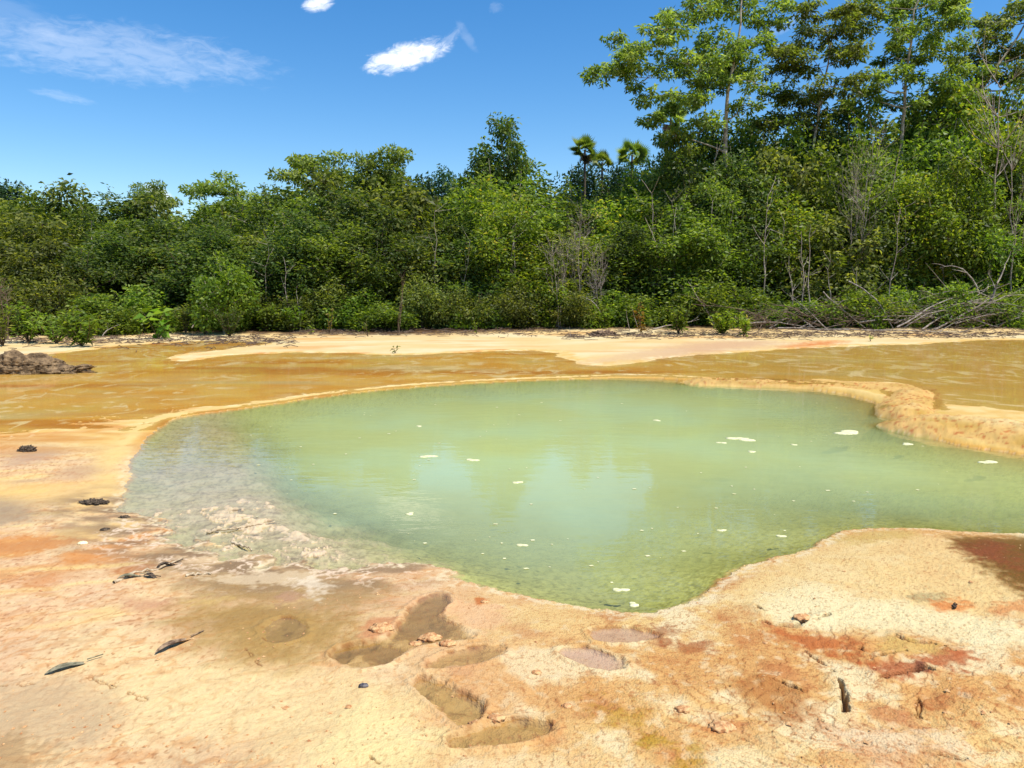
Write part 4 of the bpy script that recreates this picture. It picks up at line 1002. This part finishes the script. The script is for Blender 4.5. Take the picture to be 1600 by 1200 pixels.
# ------------------------------------------------------------------ small plants on the bank
def sprig(name, label, cat, u, vb, vt, seed, lm, rpx, ln, wd, n, stems=5, group=None, z=.05, droop=.2, partname="leaves", bark=BARK_DARK, up=.4):
    r = np.random.default_rng(seed); b = G(u, vb, z)
    for _ in range(3): b = G(u, vb, gz(b[0], b[1]))
    Y = b[1]; bz = gz(b[0], Y); H = max(.08, P(u, vt, Y)[2] - bz); R_ = rpx / FPX * Y; root = empty(name, (b[0], Y, bz)); tag(root, label, cat, group)
    tb = MB(); mb = MB(); per = max(3, n // stems)
    for s in range(stems):
        e = np.array([r.uniform(-1, 1) * R_ * .8, r.uniform(-1, 1) * R_ * .8, H * r.uniform(.65, 1.0)]); t = np.linspace(0, 1, 6)[:, None]
        pts = e * t * np.array([1, 1, 1]) + np.sin(t * np.pi) * r.normal(0, .06, 3) * H; pts[:, 2] = np.maximum(pts[:, 2], -.03); tb.tube(pts, (.007 + .006 * H) * (1 - .7 * t[:, 0]), 4)
        tt = r.uniform(.18, 1, per); c = np.stack([np.interp(tt, t[:, 0], pts[:, i]) for i in range(3)], 1) + r.normal(0, .04 * R_ + .01, (per, 3))
        ax = unit(r, per); ax[:, 2] = ax[:, 2] * .5 + up - droop; nr_ = unit(r, per) * .6 + np.array([0, 0, .8]); sc = r.uniform(.6, 1.2, per)
        mb.leaves(c, ax, nr_, ln * sc, wd * sc, np.clip(r.normal(.5, .2, per), 0, 1), .2)
    tb.build("stem", bark, root, True); mb.build(partname, LM[lm], root); return root


sprig("bush", "leafy green bush nearest the water on the left bank", "bush", 128, 541, 482, 1, 'bright', 44, .22, .085, 420, 16, "green bushes on the left bank")
sprig("bush", "green bush on the left bank beside the frame edge", "bush", 45, 536, 470, 2, 'mid', 46, .20, .08, 420, 15, "green bushes on the left bank")
sprig("bush", "pale feathery green bush between two left bank bushes", "bush", 88, 537, 492, 3, 'bright', 34, .17, .05, 380, 16, "green bushes on the left bank")
sprig("bush", "small dark bush at the left frame edge behind the rock", "bush", 5, 541, 480, 4, 'olive', 26, .16, .06, 240, 10, "green bushes on the left bank")
sprig("sapling", "big-leaved sapling with a yellow lower leaf on the left bank", "sapling", 248, 530, 484, 5, 'bright', 24, .42, .30, 22, 3, None, .05, .5)
sprig("sapling", "big drooping dark leaves left of the yellow-leaved sapling", "sapling", 224, 521, 476, 55, 'mid', 15, .45, .30, 14, 2, None, .05, .5)
sprig("bush", "dark round bush standing at the water edge below the bright shrub", "bush", 358, 527, 480, 6, 'dark', 25, .17, .045, 620, 22, None, .05, -.1)
plant('lime', 0, P(345, 400, 27.5)[0], 27.5, P(345, 392, 27.5)[2] - .1, .98, .3, 'bright green rounded shrub glowing before the dark trees')
sprig("shrub", "pale yellow-white leaved shrub beside the bright green shrub", "shrub", 388, 505, 457, 7, 'pale', 18, .22, .11, 60, 5)
for k, (u, vb, vt, lm, rp, lab) in enumerate([(320, 517, 470, 'bright', 18, "slim bright weed left of the dark round bush"), (415, 512, 472, 'bright', 22, "leafy weed right of the pale shrub"), (436, 515, 482, 'mid', 16, "short weed below the grey poles"), (462, 511, 473, 'bright', 24, "bushy bright weed below the grey poles"),
                                              (486, 522, 508, 'mid', 8, "tiny green sprout on the bare litter bank"), (514, 512, 478, 'rust', 11, "orange-leaved seedling left of the fern"), (555, 511, 488, 'mid', 20, "low fern clump with arching leaves at the sand edge"), (575, 514, 500, 'olive', 8, "small sprout right of the fern clump"),
                                              (650, 508, 480, 'yellow', 14, "yellowish weed right of the twin-stemmed sapling"), (745, 521, 502, 'mid', 10, "grass tuft standing alone on the sand"), (800, 507, 478, 'yellow', 18, "yellow-green weed at the centre sand edge"), (840, 508, 470, 'bright', 22, "leafy weed right of the centre sand edge"),
                                              (1130, 516, 484, 'yellow', 30, "golden green bush spilling onto the sand left of the branch pile"), (1162, 517, 496, 'yellow', 16, "small golden bush between sand and branch pile"), (1004, 512, 468, 'rust', 14, "brown dead fern under the trees beside the pale stake"), (870, 506, 476, 'gold' if False else 'yellow', 20, "yellowish weed left of the dark log"),
                                              (268, 523, 505, 'mid', 10, "small plant right of the big-leaved sapling"), (700, 507, 486, 'mid', 16, "green weed left of the lone grass tuft"), (617, 553, 540, 'mid', 7, "lone seedling growing out of the shallow water"), (190, 520, 480, 'mid', 26, "green weed on the dark litter bank"), (290, 512, 470, 'olive', 24, "olive weed left of the slim bright weed"), (376, 507, 478, 'mid', 20, "low green weed under the pale shrub"),
                                              (1360, 533, 524, 'mid', 4, "tiny sprout in front of the branch pile"), (940, 510, 478, 'mid', 22, "green weed directly behind the dark log"), (1060, 512, 470, 'mid', 26, "green weed right of the pale stakes"), (1270, 505, 460, 'yellow', 26, "yellow-green bush at the left of the branch pile")]):
    sprig("weed", lab, "weed", u, vb, vt, 200 + k, lm, rp, .20 if rp > 12 else .12, .075 if rp > 12 else .035, max(14, int(rp * rp * .42)), max(3, rp // 3), "weeds at the sand edge", droop=.1 if lm != 'rust' else .4)

# undergrowth: low mixed leaves and grass nobody could count, along the foot of the forest
r = np.random.default_rng(77); mb = MB(); n = 26000
ux = r.uniform(-23, 24, n); uy = 28.9 + np.abs(r.normal(0, 1.1, n)) - .07 * ux * (ux > 0) + .08 * np.minimum(ux + 12, 0) * 1.2 + .5 * np.sin(ux * 1.3) + .3 * np.sin(ux * 3.7)
uz = terrain(ux, uy) + r.random(n) ** 1.6 * .75 * (.55 + .45 * np.sin(ux * 2.1 + uy) ** 2)
ax = unit(r, n) * .8; ax[:, 2] = np.abs(ax[:, 2]) * .8 + .15
mb.leaves(np.stack([ux, uy, uz], 1), ax, unit(r, n) * .7 + np.array([0, 0, .6]), r.uniform(.10, .26, n), r.uniform(.03, .09, n), np.clip(r.normal(.45, .2, n) + .2 * np.sin(ux * .9), 0, 1))
o = mb.build("undergrowth", LM['mid']); tag(o, "low mixed green undergrowth along the foot of the forest", "undergrowth", None, "stuff")
# leaf litter and twigs on the bank
mb = MB(); tb = MB()
for k in range(2600):
    uu = r.uniform(-30, 1640); vv = r.normal(521 if uu < 460 else 512 if uu < 880 else 517, 4.0 if uu < 460 else 2.2)
    p = G(uu, max(vv, 506), .25); zz = gz(p[0], p[1]) if k % 1 == 0 else 0
    a = r.uniform(0, 3.14); L = r.uniform(.12, .55); d = np.array([math.cos(a), math.sin(a) * .8, 0]) * L
    tb.tube(np.array([p[0], p[1], zz + .015]) + np.stack([-d / 2, np.array([0, 0, r.uniform(0, .05)]), d / 2]), [.009, .011, .006], 3)
o = tb.build("litter", BARK_BROWN); tag(o, "dark twig litter strewn along the upper sand bank", "litter", None, "stuff")

# ------------------------------------------------------------------ dead branches piled at the right
def branch(label, pa, pb, rad, seed, bend=.1, twig=4, m=BARK_GREY, group="dead branches piled below the right forest", name="dead_branch", lift=.0):
    """pa, pb = (u, v, Y): the two ends."""
    r = np.random.default_rng(seed); a = P(*pa); b = P(*pb)
    a[2] = max(a[2], gz(a[0], a[1]) + rad * .8); b[2] = max(b[2], gz(b[0], b[1]) + rad * .8)
    root_at = a.copy(); L = np.linalg.norm(b - a); t = np.linspace(0, 1, 9)[:, None]
    pts = (b - a) * t + np.sin(t * np.pi) * np.array([r.normal(0, bend), r.normal(0, bend), abs(r.normal(0, bend))]) * L + np.cumsum(r.normal(0, .008 * L, (9, 3)), 0)
    for q in range(9): pts[q, 2] = max(pts[q, 2], gz(a[0] + pts[q, 0], a[1] + pts[q, 1]) + rad * .7 - a[2])
    tb = MB(); tb.tube(pts, rad * (1 - .72 * t[:, 0]), 6)
    for k in range(twig):
        j = int(r.integers(2, 9)); d = pts[-1] / L + r.normal(0, .5, 3); d[2] = abs(d[2]) * .8; d /= np.linalg.norm(d); l2 = L * r.uniform(.12, .35)
        tt = np.linspace(0, 1, 5)[:, None]; tb.tube(pts[j] + d * l2 * tt + np.sin(tt * 3) * r.normal(0, .05, 3) * l2, rad * .4 * (1 - .7 * tt[:, 0]), 4)
    o = tb.build(name, m, None, True); o.location = tuple(root_at); tag(o, label, "branch", group); return o


B = [("long grey branch lying flat along the sand before the pile", (1215, 512, 27.8), (1498, 522, 26.4), .04, .04),
     ("pale branch sticking up steeply at the right of the pile", (1538, 486, 28.2), (1573, 413, 28.4), .05, .06),
     ("thin branch rising left into the bushes above the right pile", (1530, 460, 28.4), (1468, 418, 28.6), .035, .10),
     ("long branch slanting from the sand up right, lowest of three parallel", (1400, 518, 27.2), (1530, 456, 28.4), .032, .03),
     ("long branch slanting from the sand up right, middle of three parallel", (1440, 518, 27.2), (1545, 452, 28.4), .034, .03),
     ("long branch slanting from the sand up right, rightmost of three parallel", (1460, 518, 27.2), (1560, 462, 28.3), .032, .03),
     ("arched pale branch over the centre of the pile", (1345, 503, 27.6), (1420, 500, 27.4), .03, .14),
     ("pale branch slanting down right from the thin bare stems", (1286, 455, 28.2), (1348, 512, 27.3), .03, .05),
     ("pale branch falling right from above the pile centre", (1326, 440, 28.6), (1396, 516, 27.3), .03, .06),
     ("curved branch bending to the sand at the right edge", (1500, 490, 28.0), (1560, 516, 27.0), .03, .12),
     ("grey branch lying level at the left tip of the pile", (1172, 506, 27.8), (1262, 512, 27.4), .03, .05),
     ("pale crooked branch lying at the sand edge right of the stakes", (1020, 514, 27.6), (1085, 500, 28.0), .028, .08),
     ("low grey branch reaching out of bushes above the dark log", (905, 463, 29.0), (940, 490, 28.6), .03, .08),
     ("grey branch leaning out of the bushes left of the sapling", (300, 512, 28.0), (318, 480, 28.4), .025, .08),
     ("thin arched twig over the litter right of left bank bushes", (160, 525, 25.5), (186, 508, 26.0), .018, .2)]
for k, (lab, a, b, rad, bend) in enumerate(B): branch(lab, a, b, rad, 300 + k, bend)
r = np.random.default_rng(5)
for k in range(46):
    ua = r.uniform(1180, 1640); va = r.uniform(494, 519); ub = ua + r.choice([-1, 1]) * r.uniform(50, 170); vb = r.uniform(462, 516)
    branch("thin grey dead branch tangled within the pile below the right forest", (ua, va, 27.6 + r.uniform(-.3, .8)), (ub, vb, 28.2 + r.uniform(-.6, .6)), r.uniform(.014, .028), 400 + k, .07, 5, BARK_GREY if k % 3 else BARK_BROWN)
tb = MB()
for k in range(900):
    uu = r.uniform(1170, 1680); hh = abs(r.normal(0, .36)) * (1 if uu > 1230 else .5); Y = r.uniform(27.3, 29.0); p = P(uu, 515, Y); zz = gz(p[0], Y) if k % 3 == 0 else .42
    a = r.uniform(0, 6.28); L = r.uniform(.3, 1.1); d = np.array([math.cos(a), math.sin(a) * .6, r.uniform(-.25, .6)]) * L; t = np.linspace(0, 1, 5)[:, None]
    pts = np.array([p[0], Y, zz + hh]) + d * t + np.sin(t * 3.1) * r.normal(0, .08, 3); pts[:, 2] = np.maximum(pts[:, 2], .2); tb.tube(pts, r.uniform(.006, .011) * (1 - .6 * t[:, 0]), 3)
o = tb.build("brushwood", BARK_BROWN); tag(o, "tangled fine brown brushwood heaped below the right forest", "brushwood", None, "stuff")


# ------------------------------------------------------------------ rock, log, stones, leaves, sticks, foam
def lump(name, label, cat, c, size, seed, m, sub=5, rough=.35, freq=1.6, squash=.0, group=None, shape=None):
    import bmesh
    bm = bmesh.new(); bmesh.ops.create_icosphere(bm, subdivisions=sub, radius=1.0); v = np.array([x.co[:] for x in bm.verts])
    vv = v; v = v * np.array(size) / max(size[1], size[2]); n = (fbm(v[:, 0] * freq + seed, v[:, 1] * freq, 6, seed, .62) + fbm(v[:, 1] * freq + seed, v[:, 2] * freq, 6, seed + 3, .62) + fbm(v[:, 2] * freq + seed, v[:, 0] * freq, 6, seed + 6, .62)) * .75; n2 = 1 - np.abs(fbm(v[:, 0] * 3 * freq + v[:, 2] * 3, v[:, 1] * 3 * freq + v[:, 2] * 2.2, 3, seed + 9)) * 2
    v = vv * (1 + rough * n + rough * .25 * n2)[:, None]
    if shape: v = shape(v)
    v = v * np.array(size); v[:, 2] = np.maximum(v[:, 2], -.12 * size[2] - .03)
    for x, q in zip(bm.verts, v): x.co = q
    me = bpy.data.meshes.new(name); bm.to_mesh(me); bm.free(); me.materials.append(m)
    me.polygons.foreach_set('use_smooth', np.ones(len(me.polygons), bool)); o = bpy.data.objects.new(name, me); COL.objects.link(o); o.location = c; tag(o, label, cat, group); return o


ROCK = noise_mat("rock_dark", (72, 56, 40), (166, 138, 102), 7.0, .95, .10, 9.0, 'Object', .3, .72)
def rock_shape(v):
    out = v.copy(); out[:, 2] *= 1 - .45 * ss(.25, .62, v[:, 0]) * (1 - ss(.68, .86, v[:, 0])); out[:, 2] *= np.where(v[:, 0] > .68, .72, 1); return out
g = G(28, 580, .05); lump("rock", "rugged dark grey rock standing in the amber water at the left edge", "rock", (g[0], g[1] + .25, -.02), (1.32, .42, .36), 3, ROCK, 6, .30, 1.5, shape=rock_shape)
LOGM = noise_mat("log_dark", (60, 44, 36), (150, 124, 100), 14, .95, .02)
g = G(942, 524, .1); lump("log", "small dark rotting log lying on the pale sand", "log", (g[0], g[1], gz(*g) + .02), (.40, .16, .13), 8, LOGM, 5, .5, 2.4)
DARK = noise_mat("charred_debris", (44, 36, 30), (112, 96, 78), 60, .95, .01)
g = G(147, 784, .03); lump("debris_clump", "dark crumbly clump on yellow crust left of the pool", "debris", (g[0], g[1], gz(*g)), (.085, .05, .028), 12, DARK, 5, .6, 3.0, group="dark debris clumps on the crust")
g = G(43, 705, .03); lump("debris_clump", "small dark clump standing at the wet left edge above the grey puddle", "debris", (g[0], g[1], gz(*g)), (.07, .045, .05), 13, DARK, 5, .6, 3.0, group="dark debris clumps on the crust")
g = G(164, 824, .03); lump("debris_clump", "tiny dark crumb between yellow crust and grey shallows", "debris", (g[0], g[1], gz(*g)), (.028, .02, .012), 14, DARK, 4, .5, 3.0, group="dark debris clumps on the crust")
g = G(195, 804, .03); lump("debris_clump", "dark sliver at the left corner of the grey shallows", "debris", (g[0], g[1], gz(*g)), (.035, .02, .014), 15, DARK, 4, .5, 3.0, group="dark debris clumps on the crust")
PALE = noise_mat("pale_stone", (226, 200, 150), (250, 232, 190), 40, .8, .004)
g = G(129, 848, .03); lump("pebble", "smooth cream pebble on orange streaks at the left", "pebble", (g[0], g[1], gz(*g) + .004), (.032, .022, .014), 16, PALE, 4, .12, 1.2, group="stones on the crust")
CRUST = noise_mat("crust_lump", (168, 112, 70), (218, 176, 122), 50, .9, .008)
for k, (u, v, s, lab) in enumerate([(672, 990, .05, "peach crust lump beside the dark olive channel"), (700, 1004, .035, "small crust lump between dark channel and long footprint"), (648, 1000, .03, "orange crust lump at the right bank of the dark channel"), (757, 934, .022, "rusty pebble on pale crust below the pool"),
                                    (838, 1048, .02, "tiny crust pebble left of the water-filled footprint"), (886, 1098, .02, "small sandy pebble near the yellow stain"), (1068, 1108, .03, "flat crust chip on granular sand at lower right"), (596, 982, .055, "rounded peach crust lump left of the dark channel"), (1254, 966, .04, "pointed cream crust lump on the right shelf"),
                                    (1468, 1046, .012, "tiny dark pebble right of the rusty hollow"), (1196, 1000, .012, "dark grain on the rust stain"), (1130, 1136, .045, "orange crust lump at lower right"), (775, 1122, .03, "crust lump between the two lowest footprints"), (745, 1124, .025, "small crumb at the joint of the two lowest footprints")]):
    g = G(u, v, .035); lump("crust_lump", lab, "crust lump", (g[0], g[1], gz(*g)), (s, s * .8, s * .38), 30 + k, CRUST, 4, .35, 2.0, group="crust lumps near the camera")


def leaf_obj(name, label, u, v, L, wd, rz, m, curl, cat="leaf", group="dry leaves on the crust", stalk=True):
    g = G(u, v, .035); n = 14; t = np.linspace(0, 1, n); prof = np.sin(np.pi * t ** .75) * wd * .5 + .0015; mb = MB(); rows = 7
    s = np.linspace(-1, 1, rows); xx = (t[:, None] - .5) * L + 0 * s; yy = prof[:, None] * s; zz = .006 + curl * s ** 2 * prof[:, None] / wd + .010 * np.sin(t * 5)[:, None] + 0 * s
    top = np.stack([xx, yy, zz], -1).reshape(-1, 3); bot = top - np.array([0, 0, .0016])
    i = np.arange(n - 1)[:, None] * rows; j = np.arange(rows - 1)[None]; q = np.stack([i + j, i + j + 1, i + rows + j + 1, i + rows + j], -1).reshape(-1, 4)
    mb.add(top, q[:, ::-1]); mb.add(bot, q)
    if stalk: mb.tube(np.stack([np.linspace(L * .30, L * .62, 5), np.linspace(0, wd * .15, 5), np.linspace(.014, .012, 5)], 1), [.003] * 5, 5)
    o = mb.build(name, m, None, True); o.location = (g[0], g[1], gz(*g)); o.rotation_euler = (0, 0, rz); tag(o, label, cat, group); return o


LBROWN = noise_mat("dry_leaf_brown", (84, 62, 46), (160, 134, 104), 35, .7, .003); LGREY = noise_mat("dry_leaf_grey", (92, 88, 66), (150, 140, 110), 40, .7, .003)
leaf_obj("dry_leaf", "curled brown dry leaf lying on peach crust at lower left", 278, 1006, .22, .036, 1.0, LBROWN, .016)
leaf_obj("dry_leaf", "grey-green flat leaf at the end of a crack at far lower left", 112, 1042, .20, .040, .78, LGREY, .006)
leaf_obj("dry_leaf", "dark curled leaf on the white twig left of the shallows", 262, 880, .12, .03, .55, DARK, .02)
leaf_obj("dry_leaf", "dark leaf at the lower end of the white twig", 205, 900, .14, .035, .5, LGREY, .012)
leaf_obj("dry_leaf", "short dark leaf right of the white twig's lower end", 236, 899, .10, .03, -.3, DARK, .012)
SHELL = noise_mat("shell_dark", (40, 40, 52), (120, 112, 110), 60, .5, .003)
g = G(568, 1073, .035); lump("shell", "small blue-black shell on cream crust at bottom centre", "shell", (g[0], g[1], gz(*g) + .004), (.020, .012, .011), 44, SHELL, 4, .15, 1.3)
WHITEW = noise_mat("bleached_wood", (150, 128, 98), (206, 186, 152), 30, .8, .004)


def twig(label, px, rad, m, name="twig", lift=.008, cat="twig"):
    pts = []
    for u, v in px:
        g = G(u, v, .03); pts.append((g[0], g[1], max(gz(*g), 0.0) + lift))
    pts = np.array(pts); o0 = pts[0].copy(); t = np.linspace(0, len(pts) - 1, 14); q = np.stack([np.interp(t, np.arange(len(pts)), pts[:, i]) for i in range(3)], 1) - o0
    q += np.random.default_rng(int(px[0][0])).normal(0, .004, q.shape); mb = MB(); mb.tube(q, rad * np.linspace(1, .45, 14), 6); o = mb.build(name, m, None, True); o.location = tuple(o0); tag(o, label, cat, "bleached twigs by the shallows"); return o


twig("long white bleached twig left of the shallows", [(178, 910), (215, 893), (250, 888), (285, 870)], .010, WHITEW)
twig("white twig with pale knob lying in the grey shallows", [(322, 826), (360, 822), (430, 811)], .008, WHITEW)
twig("short white twig on the tan shallows below the white twig", [(292, 897), (330, 893)], .010, WHITEW)
twig("stubby pale twig at the edge of the crusted shallows", [(362, 842), (392, 852)], .010, WHITEW)
twig("thin dark twig upright at the right shelf", [(1490, 952), (1494, 944)], .006, DARK, lift=.01)
FOAM = noise_mat("foam", (196, 192, 140), (226, 220, 176), 30, .8, .002)


def foam(label, u, v, w, seed, group="foam patches floating on the pool"):
    r = np.random.default_rng(seed); g = G(u, v, 0); R_ = w / FPX * np.hypot(g[0], g[1]) * .5; n = 22; a = np.linspace(0, 2 * np.pi, n, endpoint=False)
    rad = R_ * (1 + .35 * np.sin(2 * a + r.uniform(0, 6)) + .22 * np.sin(3 * a + r.uniform(0, 6)) + r.normal(0, .10, n)); rad = np.abs(rad)
    ring = lambda k, z: np.stack([np.cos(a) * rad * k, np.sin(a) * rad * k * .75, np.full(n, z)], 1)
    mb = MB(); v_ = np.concatenate([ring(1.0, -.004), ring(1.0, .0015), ring(.8, .004), ring(.05, .0045)]); i = np.arange(3)[:, None] * n; j = np.arange(n)[None]
    mb.add(v_, np.stack([i + j, i + (j + 1) % n, i + n + (j + 1) % n, i + n + j], -1).reshape(-1, 4)); o = mb.build("foam_patch", FOAM); o.location = (g[0], g[1], .001); tag(o, label, "foam", group)


for k, (u, v, w, lab) in enumerate([(1157, 686, 36, "largest cream foam patch floating right of the pool centre"), (1325, 676, 38, "long thin foam patch floating nearest the rounded mound"), (670, 713, 22, "foam patch floating at the left of the tree reflection"), (738, 719, 18, "foam patch just right of the leftmost floating patch"),
                                    (808, 754, 15, "small foam patch at the tip of the central reflection"), (640, 803, 14, "triangular foam patch near the crusted lip of the shallows"), (815, 852, 14, "foam patch in the near half of the pool"), (968, 922, 20, "foam patch close to the pool's near tip"), (1175, 706, 12, "small foam patch just below the largest patch"),
                                    (1128, 692, 12, "small foam patch just left of the largest patch"), (1240, 695, 8, "tiny foam patch between the two widest patches"), (1418, 694, 16, "foam patch beside the foot of the rounded mound"), (1127, 829, 12, "foam patch off the right pool bank"), (1220, 838, 12, "foam patch nearest the right pool bank"), (1026, 657, 12, "foam patch far back right of centre"),
                                    (655, 666, 9, "tiny foam patch far back at the left"), (1545, 722, 22, "thin foam patch at the right edge below the mound"), (990, 945, 18, "foam patch touching the pool's near tip")]): foam(lab, u, v, w, 500 + k)
r = np.random.default_rng(9); mb = MB(); k = 0
while k < 100:
    uu, vv = r.uniform(380, 1600), 600 + 340 * r.random() ** 1.0; g = G(uu, vv, 0)
    if sdist(np.array([g[0]]), np.array([g[1]]), POOL)[0] < .25: continue
    s = r.uniform(.003, .011) * (1 + .08 * g[1]); a = r.uniform(0, 6.28) + np.arange(4) * 1.57; q = np.stack([np.cos(a) * s * r.uniform(.6, 1.6), np.sin(a) * s, np.zeros(4)], 1) + np.array([g[0], g[1], .0035])
    mb.add(q, np.array([[0, 1, 2, 3]])); k += 1
o = mb.build("foam_specks", FOAM); tag(o, "tiny white specks of scum scattered over the pool", "foam", None, "stuff")
# crumbs of crust strewn over the near ground
r = np.random.default_rng(12); mb = MB(); oct_v = np.array([[1, 0, 0], [0, 1, 0], [-1, 0, 0], [0, -1, 0], [0, 0, 1], [0, 0, -.4]]); oct_f = np.array([[0, 1, 4, 4], [1, 2, 4, 4], [2, 3, 4, 4], [3, 0, 4, 4]])
px_ = np.stack([r.uniform(-60, 1660, 1500), 800 + 420 * r.random(1500) ** .8], 1); gg = np.array([G(u_, v_, .03) for u_, v_ in px_]); zz_ = terrain(gg[:, 0], gg[:, 1]); dpp = sdist(gg[:, 0], gg[:, 1], POOL)
cl_ = fbm(gg[:, 0] * 1.4, gg[:, 1] * 1.4, 3, 77)
for (gx_, gy_), z_, d_, c_ in zip(gg, zz_, dpp, cl_):
    if d_ > -.04 or c_ < .02 + .25 * r.random() * (gx_ < 0): continue
    s_ = r.uniform(.0025, .008) * (1 + (r.random() < .06)); a_ = r.uniform(0, 6.28); v_ = oct_v * s_ * r.uniform(.6, 1.3, (6, 3)) * np.array([1.2, .9, .6])
    ca, sa = math.cos(a_), math.sin(a_); v_ = np.stack([v_[:, 0] * ca - v_[:, 1] * sa, v_[:, 0] * sa + v_[:, 1] * ca, v_[:, 2]], 1) + np.array([gx_, gy_, z_ + s_ * .1])
    tri = np.array([[0, 1, 4], [1, 2, 4], [2, 3, 4], [3, 0, 4]]); mid = (v_[tri[:, 1]] + v_[tri[:, 2]]) / 2
    mb.add(np.concatenate([v_, mid]), np.array([[t[0], t[1], 6 + i, t[2]] for i, t in enumerate(tri)]))
o = mb.build("crumbs", CRUST); tag(o, "tiny crust crumbs strewn over the near ground", "crumbs", None, "stuff")
